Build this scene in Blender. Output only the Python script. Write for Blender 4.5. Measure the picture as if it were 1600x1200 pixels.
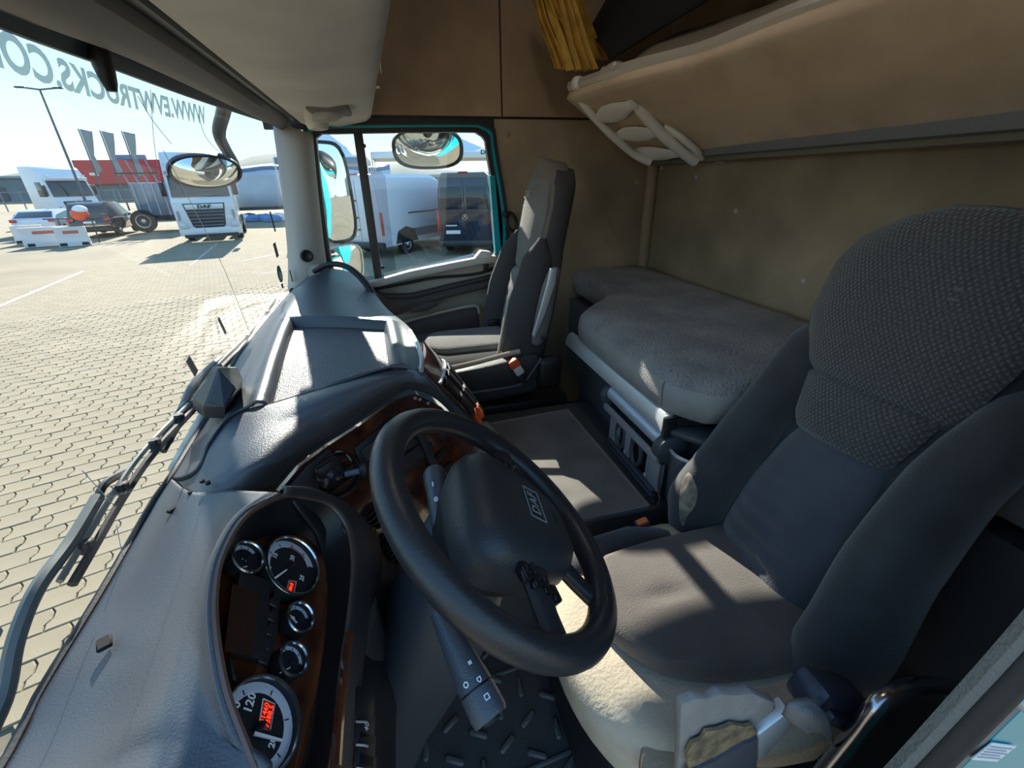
import bpy, bmesh, math, random
from mathutils import Vector, Matrix, Quaternion
random.seed(7)
for _o in list(bpy.data.objects): bpy.data.objects.remove(_o)
SC = bpy.context.scene
COL = SC.collection
PI = math.pi
# ------------------------------------------------------------------ camera
# x = rearwards, y = towards the passenger side, z = up; the lens is the origin, yard level is GZ
GZ = -2.45
FPX, CX, CY = 670.0, 800.0, 600.0
def _cam():
    a = Vector((610-CX, -(285-CY), -FPX)).normalized()
    h = Vector((1610-CX, -(285-20-CY), -FPX)).normalized()
    up = h.cross(a).normalized()
    if up.y < 0: up = -up
    return Matrix((a.cross(up), a, up))
RC = _cam()
camd = bpy.data.cameras.new('camera'); cam = bpy.data.objects.new('camera', camd); COL.objects.link(cam)
camd.sensor_width = 36; camd.lens = FPX/1600*36; camd.clip_start = .02; camd.clip_end = 3000
cam.matrix_world = RC.to_4x4()
SC.camera = cam
# ------------------------------------------------------------------ light
SUN = Vector((-.165, 1, .52)).normalized()
W = bpy.data.worlds.new('sky'); SC.world = W; W.use_nodes = True
_n = W.node_tree.nodes; _bg = _n['Background']
_tc = _n.new('ShaderNodeTexCoord'); _sx = _n.new('ShaderNodeSeparateXYZ'); _rp = _n.new('ShaderNodeValToRGB'); _wl = W.node_tree.links.new
_wl(_tc.outputs['Generated'], _sx.inputs[0]); _wl(_sx.outputs[2], _rp.inputs[0]); _wl(_rp.outputs[0], _bg.inputs[0]); _bg.inputs[1].default_value = 1.15
_el = _rp.color_ramp.elements; _el[0].position = 0; _el[0].color = (.80, .96, 1, 1); _el[1].position = 1; _el[1].color = (.20, .44, .88, 1)
for _p, _c in ((.12, (.62, .90, 1, 1)), (.28, (.40, .72, 1, 1)), (.55, (.27, .54, .94, 1))):
    _q = _el.new(_p); _q.color = _c
_sd = bpy.data.lights.new('sun', 'SUN'); _sd.energy = 10.5; _sd.angle = .009; _sd.color = (1, .93, .82)
_so = bpy.data.objects.new('sun', _sd); COL.objects.link(_so); _so.rotation_euler = SUN.to_track_quat('Z', 'Y').to_euler()
SC.view_settings.view_transform = 'Standard'; SC.view_settings.look = 'None'
SC.cycles.caustics_reflective = False; SC.cycles.caustics_refractive = False; SC.cycles.max_bounces = 16; SC.cycles.diffuse_bounces = 10; SC.cycles.glossy_bounces = 6; SC.cycles.transparent_max_bounces = 16
SC.view_settings.exposure = .45; SC.view_settings.gamma = 1; SC.view_settings.use_curve_mapping = False
# ------------------------------------------------------------------ geometry helpers
V = Vector
def _ray(px, py): return RC @ V((px-CX, -(py-CY), -FPX))
def atx(px, py, x): d = _ray(px, py); return d*(x/d.x)
def aty(px, py, y): d = _ray(px, py); return d*(y/d.y)
def atz(px, py, z): d = _ray(px, py); return d*(z/d.z)
def atp(px, py, P0, N): d = _ray(px, py); return d*(P0.dot(N)/d.dot(N))
def lerp(a, b, t): return a+(b-a)*t
def sstep(a, b, x):
    t = min(1, max(0, (x-a)/(b-a))); return t*t*(3-2*t)
def spl(pts, n, closed=False):
    """Catmull-Rom through pts, n samples spaced by chord length"""
    p = [V(q) for q in pts]; m = len(p)
    if m == 2 and not closed: return [p[0].lerp(p[1], i/(n-1)) for i in range(n)]
    segs = m if closed else m-1
    g = lambda i: p[i % m] if closed else p[max(0, min(m-1, i))]
    L = [0]
    for i in range(segs): L.append(L[-1]+max(1e-9, (g(i+1)-g(i)).length))
    out = []
    for k in range(n):
        s = L[-1]*k/(n if closed else n-1)
        i = 0
        while i < segs-1 and L[i+1] < s: i += 1
        t = (s-L[i])/(L[i+1]-L[i])
        a, b, c, d = g(i-1), g(i), g(i+1), g(i+2)
        if not closed and i == 0: a = b*2-c
        if not closed and i == segs-1: d = c*2-b
        out.append(.5*((2*b)+(c-a)*t+(2*a-5*b+4*c-d)*t*t+(3*b-a-3*c+d)*t**3))
    return out
def frame(n, ref=(0, 0, 1)):
    n = V(n).normalized(); r = V(ref)
    if abs(n.dot(r.normalized())) > .98: r = V((1, 0, 0)) if abs(n.x) < .9 else V((0, 1, 0))
    u = r.cross(n).normalized(); return u, n.cross(u), n
class MB:
    def __init__(s): s.v = []; s.f = []; s.m = []
    def add(s, vs, fs, mi=0):
        k = len(s.v); s.v += [tuple(q) for q in vs]; s.f += [tuple(i+k for i in f) for f in fs]; s.m += [mi]*len(fs); return s
    def box(s, c, d, rot=None, mi=0):
        c = V(c); h = [q/2 for q in d]
        vs = [V((sx*h[0], sy*h[1], sz*h[2])) for sx in (-1, 1) for sy in (-1, 1) for sz in (-1, 1)]
        if rot: vs = [rot @ q for q in vs]
        return s.add([c+q for q in vs], [(0, 1, 3, 2), (4, 6, 7, 5), (0, 4, 5, 1), (2, 3, 7, 6), (0, 2, 6, 4), (1, 5, 7, 3)], mi)
    def rbox(s, c, d, r=.01, seg=2, rot=None, mi=0, taper=None):
        bm = bmesh.new(); bmesh.ops.create_cube(bm, size=1)
        for q in bm.verts:
            q.co = V((q.co.x*d[0], q.co.y*d[1], q.co.z*d[2]))
            if taper and q.co.z > 0: q.co.x *= taper; q.co.y *= taper
        bmesh.ops.bevel(bm, geom=bm.edges[:], offset=min(r, min(d)*.49), segments=seg, profile=.5, affect='EDGES')
        c = V(c); bm.verts.index_update()
        s.add([c+((rot @ q.co) if rot else q.co) for q in bm.verts], [[q.index for q in f.verts] for f in bm.faces], mi); bm.free(); return s
    def loft(s, rings, closed=True, caps=True, mi=0):
        n = len(rings[0]); vs = [q for r in rings for q in r]; fs = []
        for i in range(len(rings)-1):
            for j in range(n if closed else n-1):
                a, b = i*n+j, i*n+(j+1) % n; fs.append((a, b, b+n, a+n))
        if closed and caps:
            fs.append(tuple(range(n-1, -1, -1))); fs.append(tuple(range((len(rings)-1)*n, len(rings)*n)))
        return s.add(vs, fs, mi)
    def tube(s, path, r, n=10, caps=True, mi=0, flat=1, ref=(0, 0, 1)):
        path = [V(q) for q in path]; m = len(path); rr = r if isinstance(r, (list, tuple)) else [r]*m
        rings = []; u = None
        for i in range(m):
            t = (path[min(m-1, i+1)]-path[max(0, i-1)]).normalized()
            if u is None: u = frame(t, ref)[0]
            u = (u-t*u.dot(t)).normalized(); w = t.cross(u)
            rings.append([path[i]+(u*math.cos(2*PI*k/n)+w*math.sin(2*PI*k/n)*flat)*rr[i] for k in range(n)])
        return s.loft(rings, True, caps, mi)
    def cyl(s, a, b, r0, r1=None, n=20, mi=0): return s.tube([a, b], [r0, r0 if r1 is None else r1], n, True, mi)
    def torus(s, c, nrm, R, r, n=32, k=8, mi=0):
        u, w, nn = frame(nrm); c = V(c); rings = []
        for i in range(n+1):
            a = 2*PI*i/n; e = u*math.cos(a)+w*math.sin(a)
            rings.append([c+e*(R+r*math.cos(2*PI*j/k))+nn*r*math.sin(2*PI*j/k) for j in range(k)])
        return s.loft(rings, True, False, mi)
    def lathe(s, c, axis, prof, n=24, mi=0, ref=(0, 0, 1)):
        """prof = [(radius, height along axis)]"""
        u, w, nn = frame(axis, ref); c = V(c)
        rings = [[c+nn*h+(u*math.cos(2*PI*j/n)+w*math.sin(2*PI*j/n))*max(r, 1e-5) for j in range(n)] for r, h in prof]
        return s.loft(rings, True, True, mi)
    def ell(s, c, rad, rot=None, n=16, k=10, mi=0):
        c = V(c); rings = []
        for i in range(k+1):
            a = -PI/2+PI*i/k; ca = max(math.cos(a), 1e-3)
            ring = [V((rad[0]*ca*math.cos(2*PI*j/n), rad[1]*ca*math.sin(2*PI*j/n), rad[2]*math.sin(a))) for j in range(n)]
            rings.append([c+((rot @ q) if rot else q) for q in ring])
        return s.loft(rings, True, True, mi)
    def prism(s, poly, off, mi=0):
        """poly of 3D points, off = extrusion vector"""
        p = [V(q) for q in poly]; n = len(p); o = V(off)
        return s.add(p+[q+o for q in p], [tuple(range(n-1, -1, -1)), tuple(range(n, 2*n))]+[(i, (i+1) % n, n+(i+1) % n, n+i) for i in range(n)], mi)
    def rprism(s, poly, off, bev=.004, mi=0, seg=2):
        t = MB().prism(poly, off); bm = bmesh.new(); vs = [bm.verts.new(q) for q in t.v]
        for f in t.f: bm.faces.new([vs[i] for i in f])
        bmesh.ops.recalc_face_normals(bm, faces=bm.faces[:])
        bmesh.ops.bevel(bm, geom=bm.edges[:], offset=bev, segments=seg, profile=.5, affect='EDGES', clamp_overlap=True)
        bm.verts.index_update()
        s.add([q.co.copy() for q in bm.verts], [[q.index for q in f.verts] for f in bm.faces], mi); bm.free(); return s
    def grid(s, rows, mi=0): return s.loft(rows, False, False, mi)
    def build(s, name, mats, parent=None, world=True, smooth=40, solid=None, sub=0, kind=None, label=None):
        me = bpy.data.meshes.new(name); me.from_pydata(s.v, [], s.f)
        ml = mats if isinstance(mats, (list, tuple)) else [mats]
        for q in ml: me.materials.append(q)
        if len(ml) > 1: me.polygons.foreach_set('material_index', s.m)
        bm = bmesh.new(); bm.from_mesh(me); bmesh.ops.recalc_face_normals(bm, faces=bm.faces[:]); bm.to_mesh(me); bm.free()
        if smooth:
            me.polygons.foreach_set('use_smooth', [True]*len(me.polygons)); me.set_sharp_from_angle(angle=math.radians(smooth))
        return obj(name, me, parent, world, solid, sub, kind, label)
WM = {}
def obj(name, me, parent=None, world=True, solid=None, sub=0, kind=None, label=None):
    o = bpy.data.objects.new(name, me); COL.objects.link(o)
    if parent is not None:
        o.parent = parent; pw = WM.get(parent.name, Matrix.Identity(4))
        if world: o.matrix_parent_inverse = pw.inverted(); WM[o.name] = Matrix.Identity(4)
        else: WM[o.name] = pw.copy()
    else: WM[o.name] = Matrix.Identity(4)
    if solid:
        q = o.modifiers.new('thickness', 'SOLIDIFY'); q.thickness = abs(solid); q.offset = -1 if solid > 0 else 1
    if sub:
        q = o.modifiers.new('smooth', 'SUBSURF'); q.levels = sub; q.render_levels = sub
    if kind: o['kind'] = kind
    if label: o['label'] = label
    return o
def thing(name, label, cat, loc=(0, 0, 0), rot=None, group=None, kind=None):
    o = bpy.data.objects.new(name, None); COL.objects.link(o); o.empty_display_size = .05
    m = Matrix.Translation(V(loc)) @ (rot.to_4x4() if rot else Matrix.Identity(4))
    o.matrix_basis = m; WM[o.name] = m
    tag(o, label, cat, group, kind); return o
def tag(o, label=None, cat=None, group=None, kind=None):
    if label: o['label'] = label
    if cat: o['category'] = cat
    if group: o['group'] = group
    if kind: o['kind'] = kind
    return o
def struct(o): o['kind'] = 'structure'; return o
def copy_tree(o, parent=None):
    c = o.copy(); COL.objects.link(c); c.parent = parent
    for ch in list(o.children): copy_tree(ch, c)
    return c
def rotz(a): return Matrix.Rotation(a, 3, 'Z')
def coons(c0, c1, d0, d1, nu, nv, disp=None):
    """patch: c0,c1 run along u (v=0,1); d0,d1 run along v (u=0,1)"""
    c0, c1 = spl(c0, nu), spl(c1, nu); d0, d1 = spl(d0, nv), spl(d1, nv); rows = []
    for i in range(nv):
        v = i/(nv-1); r = []
        for j in range(nu):
            u = j/(nu-1)
            p = c0[j]*(1-v)+c1[j]*v+d0[i]*(1-u)+d1[i]*u-(c0[0]*(1-u)*(1-v)+c0[-1]*u*(1-v)+c1[0]*(1-u)*v+c1[-1]*u*v)
            if disp: p = p+disp(u, v, p)
            r.append(p)
        rows.append(r)
    return rows
def surf(curves, nu, nv):
    cs = [spl(c, nu) for c in curves]; cols = [spl([c[j] for c in cs], nv) for j in range(nu)]
    return [[cols[j][i] for j in range(nu)] for i in range(nv)]
def text_mesh(txt, size=1.0, bold=0.0, align='CENTER', res=2):
    cu = bpy.data.curves.new('t', 'FONT'); cu.body = txt; cu.size = size; cu.align_x = align; cu.align_y = 'CENTER'
    cu.offset = bold; cu.resolution_u = res; cu.fill_mode = 'FRONT'
    o = bpy.data.objects.new('t', cu); COL.objects.link(o)
    dg = bpy.context.evaluated_depsgraph_get(); dg.update()
    me = bpy.data.meshes.new_from_object(o.evaluated_get(dg))
    vs = [q.co.copy() for q in me.vertices]; fs = [tuple(p.vertices) for p in me.polygons]
    bpy.data.objects.remove(o); bpy.data.curves.remove(cu); bpy.data.meshes.remove(me)
    return vs, fs
def put_text(mb, txt, o, u, v, size, bold=0.0, mi=0, sx=1, align='CENTER', n=None, dep=0.0):
    vs, fs = text_mesh(txt, size, bold, align); o, u, v = V(o), V(u).normalized(), V(v).normalized()
    n = u.cross(v)
    mb.add([o+u*(q.x*sx)+v*q.y for q in vs], fs, mi); return mb
# ------------------------------------------------------------------ materials
MT = {}
def mat(name, col, rough=.6, metal=0, bump=0, scale=60, var=0, vscale=6, spec=.5, coat=0, col2=None, detail=3, emit=None, estr=0, tex='noise', stretch=None, thr=(.35, .7), sheen=0, bd=.004):
    if name in MT: return MT[name]
    m = bpy.data.materials.new(name); m.use_nodes = True; nt = m.node_tree; b = nt.nodes['Principled BSDF']; L = nt.links.new
    b.inputs['Base Color'].default_value = (*col, 1); b.inputs['Roughness'].default_value = rough; b.inputs['Metallic'].default_value = metal
    b.inputs['Specular IOR Level'].default_value = spec; b.inputs['Coat Weight'].default_value = coat; b.inputs['Coat Roughness'].default_value = .05
    if sheen: b.inputs['Sheen Weight'].default_value = sheen
    if emit: b.inputs['Emission Color'].default_value = (*emit, 1); b.inputs['Emission Strength'].default_value = estr
    if bump or var or col2:
        tc = nt.nodes.new('ShaderNodeTexCoord'); vec = tc.outputs['Object']
        if stretch:
            mp = nt.nodes.new('ShaderNodeMapping'); mp.inputs['Scale'].default_value = stretch; L(vec, mp.inputs[0]); vec = mp.outputs[0]
    if var or col2:
        nz = nt.nodes.new('ShaderNodeTexNoise'); nz.inputs['Scale'].default_value = vscale; nz.inputs['Detail'].default_value = detail; L(vec, nz.inputs[0])
        rp = nt.nodes.new('ShaderNodeValToRGB'); L(nz.outputs[0], rp.inputs[0])
        c2 = col2 or tuple(q*(1-var) for q in col); c1 = col if col2 else tuple(min(1, q*(1+var)) for q in col)
        rp.color_ramp.elements[0].position = thr[0]; rp.color_ramp.elements[1].position = thr[1]
        rp.color_ramp.elements[0].color = (*c2, 1); rp.color_ramp.elements[1].color = (*c1, 1); L(rp.outputs[0], b.inputs['Base Color'])
    if bump:
        if tex == 'noise': t = nt.nodes.new('ShaderNodeTexNoise'); t.inputs['Detail'].default_value = 2
        else: t = nt.nodes.new('ShaderNodeTexVoronoi')
        t.inputs['Scale'].default_value = scale; L(vec, t.inputs[0])
        bp = nt.nodes.new('ShaderNodeBump'); bp.inputs['Strength'].default_value = bump; bp.inputs['Distance'].default_value = bd
        L(t.outputs[0], bp.inputs['Height']); L(bp.outputs[0], b.inputs['Normal'])
    MT[name] = m; return m
def glassmat(name, tint=(.93, .96, .95), refl=.06):
    m = bpy.data.materials.new(name); m.use_nodes = True; nt = m.node_tree; nt.nodes.clear(); L = nt.links.new
    o = nt.nodes.new('ShaderNodeOutputMaterial'); tr = nt.nodes.new('ShaderNodeBsdfTransparent'); tr.inputs[0].default_value = (*tint, 1)
    gl = nt.nodes.new('ShaderNodeBsdfGlossy'); gl.inputs['Roughness'].default_value = .02
    lw = nt.nodes.new('ShaderNodeLayerWeight'); lw.inputs[0].default_value = .5; pw = nt.nodes.new('ShaderNodeMath'); pw.operation = 'POWER'; pw.inputs[1].default_value = 4; L(lw.outputs['Facing'], pw.inputs[0])
    fr = nt.nodes.new('ShaderNodeMath'); fr.operation = 'MULTIPLY_ADD'; fr.inputs[1].default_value = .45; fr.inputs[2].default_value = refl*.5; L(pw.outputs[0], fr.inputs[0])
    mx = nt.nodes.new('ShaderNodeMixShader'); L(fr.outputs[0], mx.inputs[0]); L(tr.outputs[0], mx.inputs[1]); L(gl.outputs[0], mx.inputs[2]); L(mx.outputs[0], o.inputs[0])
    MT[name] = m; return m
M_dash = mat('dash_plastic', (.056, .063, .077), .38, bump=.25, scale=420, spec=.5)
M_dash2 = mat('dash_lower_plastic', (.035, .034, .036), .5, bump=.2, scale=400)
M_black = mat('black_plastic', (.012, .012, .013), .45)
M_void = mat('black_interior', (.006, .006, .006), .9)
M_rub = mat('rubber', (.016, .016, .017), .6, bump=.1, scale=200)
M_leather = mat('wheel_leather', (.022, .022, .025), .38, bump=.12, scale=300)
M_pad = mat('airbag_pad', (.026, .028, .033), .45, bump=.14, scale=330, tex='voronoi')
M_wood = mat('burl_wood', (.17, .042, .014), .12, col2=(.030, .010, .006), vscale=22, detail=6, coat=.6, stretch=(1, .5, 1))
M_chrome = mat('chrome', (.75, .76, .78), .15, metal=1)
M_silver = mat('silver_plastic', (.55, .57, .60), .35, metal=.5)
M_alu = mat('aluminium_profile', (.62, .64, .66), .38, metal=.55)
M_grey = mat('headliner_grey', (.66, .635, .58), .75, var=.08, vscale=5, bump=.05, scale=300)
M_pillar = mat('pillar_trim', (.46, .44, .41), .7, bump=.05, scale=300)
M_headdk = mat('header_trim', (.20, .185, .175), .6)
M_fab = mat('wall_fabric', (.36, .275, .185), .95, var=.26, vscale=3.2, detail=5, bump=.35, scale=500)
M_fab2 = mat('side_panel_fabric', (.40, .285, .19), .95, var=.20, vscale=3.5, detail=5, bump=.3, scale=500)
M_bunk = mat('bunk_underside', (.70, .55, .41), .95, col2=(.50, .38, .27), vscale=4, detail=6, bump=.3, scale=450, thr=(.3, .55))
M_matt = mat('mattress_fabric', (.245, .235, .24), .97, var=.30, vscale=7, detail=8, bump=1.0, scale=120, sheen=.3, bd=.012)
M_matside = mat('mattress_side', (.31, .285, .27), .97, var=.15, vscale=7, bump=.5, scale=260)
M_bgrey = mat('bunk_base_plastic', (.10, .10, .11), .55, bump=.1, scale=300)
M_floor = mat('floor_mat_carpet', (.17, .158, .145), .9, var=.2, vscale=9, bump=.3, scale=320)
M_flr2 = mat('floor_rubber', (.055, .053, .052), .75, bump=.3, scale=180)
M_piping = mat('mat_piping', (.20, .18, .155), .8)
M_seat = mat('seat_suede', (.034, .035, .040), .93, var=.18, vscale=14, detail=4, bump=.3, scale=300, sheen=.35)
M_seatw = mat('seat_weave', (.088, .085, .090), .95, var=.3, vscale=260, bump=.30, scale=230, tex='voronoi', sheen=.3)
def weave(m, k=30, amt=.5):
    nt = m.node_tree; L = nt.links.new; b = nt.nodes['Principled BSDF']; tc = nt.nodes.new('ShaderNodeTexCoord'); fs = []
    for a in (.62, -.62):
        mp = nt.nodes.new('ShaderNodeMapping'); mp.inputs['Rotation'].default_value = (a, 0, 0); L(tc.outputs['Object'], mp.inputs[0])
        w = nt.nodes.new('ShaderNodeTexWave'); w.bands_direction = 'Y'; w.inputs['Scale'].default_value = k; L(mp.outputs[0], w.inputs[0]); fs.append(w)
    mu = nt.nodes.new('ShaderNodeMath'); mu.operation = 'MULTIPLY'; L(fs[0].outputs['Fac'], mu.inputs[0]); L(fs[1].outputs['Fac'], mu.inputs[1])
    bp = nt.nodes.new('ShaderNodeBump'); bp.inputs['Strength'].default_value = amt; bp.inputs['Distance'].default_value = .004; L(mu.outputs[0], bp.inputs['Height']); L(bp.outputs[0], b.inputs['Normal'])
    old = b.inputs['Base Color'].links[0].from_socket if b.inputs['Base Color'].links else None
    mx = nt.nodes.new('ShaderNodeMix'); mx.data_type = 'RGBA'; mx.blend_type = 'MULTIPLY'; mx.inputs[0].default_value = 1
    rp = nt.nodes.new('ShaderNodeValToRGB'); rp.color_ramp.elements[0].color = (.62, .62, .62, 1); rp.color_ramp.elements[1].color = (1.5, 1.45, 1.4, 1); L(mu.outputs[0], rp.inputs[0])
    if old: L(old, mx.inputs[6])
    else: mx.inputs[6].default_value = b.inputs['Base Color'].default_value
    L(rp.outputs[0], mx.inputs[7]); L(mx.outputs[2], b.inputs['Base Color'])
    return m
weave(M_seatw, 46, .5)
M_seatl = mat('seat_lumbar', (.060, .065, .080), .93, var=.15, vscale=12, bump=.35, scale=320, sheen=.35)
M_cush = mat('seat_cushion_weave', (.115, .097, .088), .95, var=.15, vscale=9, bump=.22, scale=380, tex='voronoi', sheen=.2)
M_foam = mat('exposed_foam', (.50, .42, .32), .95, var=.12, vscale=14, bump=.35, scale=150)
M_foamd = mat('crumbled_foam', (.33, .235, .12), .97, col2=(.08, .06, .04), vscale=40, detail=5, bump=1, scale=90)
M_pseat = mat('passenger_seat_fabric', (.18, .172, .168), .95, var=.1, vscale=12, bump=.5, scale=300)
M_pseatd = mat('passenger_seat_dark', (.050, .048, .050), .93, bump=.3, scale=300)
M_strap = mat('belt_webbing', (.10, .11, .13), .7, bump=.3, scale=300)
M_teal = mat('teal_paint', (.0, .30, .37), .4, coat=.1)
M_doorb = mat('door_panel_beige', (.46, .40, .335), .8, bump=.15, scale=300)
M_doord = mat('door_panel_dark', (.085, .075, .075), .6, bump=.15, scale=300)
M_white = mat('white_plastic', (.62, .60, .58), .5)
M_ladder = mat('ladder_plastic', (.84, .80, .76), .55)
M_yel = mat('yellow_curtain', (.62, .38, .075), .85, var=.2, vscale=25, bump=.2, scale=120)
M_orange = mat('orange_button', (.75, .10, .02), .4)
M_red = mat('red_led', (.5, .01, .0), .4, emit=(1, .05, .02), estr=1.3)
M_redbg = mat('red_led_backing', (.05, .003, .002), .4, emit=(.6, .015, .005), estr=.12)
M_dial = mat('dial_black', (.014, .015, .02), .4)
M_dialr = mat('dial_ring_silver', (.55, .58, .66), .4)
M_print = mat('white_print', (.75, .76, .78), .6)
M_redp = mat('red_print', (.55, .03, .03), .5)
M_glass = glassmat('clear_glass')
M_mirror = mat('mirror_glass', (.86, .88, .88), .01, metal=1)
M_foil = glassmat('grey_vinyl_lettering', (.36, .37, .36), 0)
M_steel = mat('steel_tube', (.42, .42, .46), .22, metal=1)
M_blackst = mat('dark_bracket', (.03, .032, .036), .35, metal=.3)
M_seal = mat('grey_seal_strip', (.15, .145, .13), .95, bump=.8, scale=240)
M_cable = mat('green_cable', (.01, .10, .09), .5)
M_paper = mat('paper_sticker', (.72, .74, .76), .6)
M_green = mat('green_sticker', (.05, .20, .12), .6)
# ================================================================== THE CAB SHELL
YR, XR, YL = 2.15, 1.29, .12          # inner passenger wall, rear wall, driver side door plane
def poly_y(pts, y, t, mb=None): return (mb or MB()).prism([(x, y, z) for x, z in pts], (0, t, 0))
# --- windshield curves
WB = [atz(a, b, z) for a, b, z in ((450, 455, -.43), (420, 500, -.455), (375, 560, -.48), (339, 635, -.505), (294, 713, -.53), (249, 782, -.55), (174, 917, -.57), (75, 1083, -.59), (18, 1197, -.60))]
WB = [V((-.47, 2.12, -.42))]+WB[1:]+[V((-.50, .12, -.61))]
WT = [V((-.40, 2.10, .235)), V((-.425, 1.7, .235)), V((-.435, 1.1, .235)), V((-.43, .6, .235)), V((-.40, .12, .235))]
_wb, _wt = spl(WB, 60), spl(WT, 60)
def _aty_curve(c, y):
    for a, b in zip(c[:-1], c[1:]):
        if (a.y-y)*(b.y-y) <= 0 and a.y != b.y: return a.lerp(b, (a.y-y)/(a.y-b.y))
    return c[0] if abs(c[0].y-y) < abs(c[-1].y-y) else c[-1]
def glass_pt(y, t, off=0):
    b, p = _aty_curve(_wb, y), _aty_curve(_wt, y); q = b.lerp(p, t); bow = math.sin(PI*t)*-.012
    return q+V((bow+off, 0, 0))
def gpx(px, py, off=0):
    x = -.5
    for _ in range(12):
        p = atx(px, py, x); b, t = _aty_curve(_wb, p.y), _aty_curve(_wt, p.y)
        x = .5*x+.5*(glass_pt(p.y, (p.z-b.z)/(t.z-b.z)).x+off)
    return atx(px, py, x)
rows = []
for i in range(13):
    t = -.04+1.08*i/12
    rows.append([glass_pt(2.11-1.97*j/39, t) for j in range(40)])
ws = thing('window_1', 'large clear windshield of the truck cab above the dashboard', None, (-.5, 1.1, -.5), kind='structure')
MB().grid(rows).build('windshield_pane', M_glass, ws)
# lettering on the windshield (reads from outside)
def ws_text():
    txt = 'WWW.EVWTRUCKS.COM'; bo = .035
    vs, fs = text_mesh(txt, 1, bo, 'LEFT', 4); vp, _ = text_mesh(txt[:-1], 1, bo, 'LEFT')
    w16 = max(q.x for q in vp); lo = min(q.y for q in vs); hi = max(q.y for q in vs)
    tl = spl([gpx(a, b, .006) for a, b in ((319, 166), (255, 149), (190, 130), (100, 93), (30, 58), (-40, 22))], 80)
    bl_ = spl([gpx(a, b, .006) for a, b in ((329, 197), (255, 181), (185, 164), (100, 140), (40, 120), (-40, 92))], 80)
    ys, ye = tl[0].y, gpx(3, 85, .006).y; k = (ys-ye)/w16; o = []
    for q in vs:
        y = ys-q.x*k; h = (q.y-lo)/(hi-lo); o.append(_aty_curve(bl_, y).lerp(_aty_curve(tl, y), h))
    return MB().add(o, fs)
t_ = ws_text().build('web_address_lettering', M_foil, smooth=0)
tag(t_, 'grey web address lettering stuck along the top of the windshield', 'lettering')
# small stickers in the far corner of the windshield
for nm, px, py, w, h, m_, lb in (('sticker', 426, 346, .016, .075, M_black, 'tall thin black sticker, topmost in the far corner of the windshield'), ('sticker', 431, 390, .035, .055, M_black, 'square black sticker below the tall thin one on the windshield'), ('sticker', 455, 431, .012, .05, M_black, 'narrow black strip sticker beside the round green sticker'), ('sticker', 441, 446, .02, .02, M_black, 'small black square sticker lowest in the windshield corner')):
    c = gpx(px, py, .006)
    o = MB().box(c, (.002, w, h), Matrix.Rotation(math.radians(6), 3, 'X')).build(nm, m_, smooth=0); tag(o, lb, 'sticker')
c = gpx(437, 428, .006)
g = thing('round_sticker', 'round green and white inspection sticker in the windshield corner', 'sticker', c)
MB().lathe(c, (1, 0, 0), [(.034, 0), (.034, .001)], 24).build('disc', M_green, g)
MB().lathe(c+V((.001, 0, -.008)), (1, 0, 0), [(.018, 0), (.018, .001)], 18).build('emblem', M_paper, g)
for px, py, w, h, lb in ((300, 572, .022, .045, 'small dark grey sticker on the windshield left of the black sensor box'), (347, 509, .012, .05, 'small dark strip stuck low on the windshield beyond the sensor box')):
    c = gpx(px, py, .006)
    tag(MB().box(c, (.002, w, h), Matrix.Rotation(.3, 3, 'X')).build('sticker', M_headdk, smooth=0), lb, 'sticker')
# cracks: thin bright lines in the glass
ck = MB()
for pts in (((255, 235), (300, 320), (350, 420), (390, 520)), ((215, 150), (240, 190), (268, 225)), ((235, 140), (240, 215), (246, 260)), ((310, 180), (322, 215), (345, 240)), ((128, 735), (160, 770), (178, 790)), ((182, 820), (192, 872))):
    pp = []
    for a, b in pts:
        pp.append(gpx(a, b, .003))
    ck.tube(spl(pp, 12), .0007, 4)
ck.build('crack', mat('crack_glint', (.55, .58, .6), .3), ws, smooth=0)
# --- header above the windshield
_L0 = [gpx(a, b, .010) for a, b in ((436, 197), (317, 158), (159, 100), (0, 42))]; _L1 = [gpx(a, b, .016) for a, b in ((442, 201), (285, 128), (144, 66), (0, 17))]
_L2 = [atz(a, b, .208) for a, b in ((464, 206), (261, 72), (144, 0))]; _L2[0] = V((_L2[1].x-.03, 2.13, .208))
_L0, _L1, _L2 = [spl([V((q[0].x, 2.13, q[0].z))]+[p for p in q if p.y < 2.1]+[V((q[-1].x, .14, q[-1].z))], 40) for q in (_L0, _L1, _L2)]
hp = []
for j in range(24):
    y = 2.13-1.98*j/23; f = 1-j/23; xs = lerp(-.265, -.325, f)
    a, b, c_ = _aty_curve(_L0, y), _aty_curve(_L1, y), _aty_curve(_L2, y)
    hp.append([a+V((-.03, 0, .05)), a+V((-.008, 0, 0)), a, b, b+V((.008, 0, -.002)), b.lerp(c_, .35)+V((0, 0, -.016)), b.lerp(c_, .7)+V((0, 0, -.014)), c_, c_+V((.004, 0, .02)), V((xs-.006, y, .222)), V((xs, y, .235)), V((xs-.02, y, .30))])
hd = thing('trim_1', 'dark windshield header trim with rolled blind edge', None, (-.4, 1.1, .2), kind='structure')
MB().grid([[r[k] for r in hp] for k in range(0, 4)]).build('blind_strip', mat('blind_edge', (.045, .055, .075), .55), hd)
MB().grid([[r[k] for r in hp] for k in range(3, 9)]).build('header_roll', M_headdk, hd)
MB().grid([[r[k] for r in hp] for k in range(8, 12)]).build('header_gap', M_black, hd)
# clip hanging from the header
c = gpx(176, 106, .035)
cl = MB().loft([[c+V((-.012+.02*(1-abs(t-.3)*.8)*math.sin(a)*.8, .016*math.cos(a)*w, dz)) for a in [2*PI*k/14 for k in range(14)]] for t, w, dz in ((0, .7, .040), (.2, 1, .025), (.5, 1.1, 0), (.8, 1.0, -.020), (1, .5, -.032))])
tag(cl.build('visor_clip', M_black), 'small black rounded clip hanging from the windshield header', 'clip')
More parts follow.
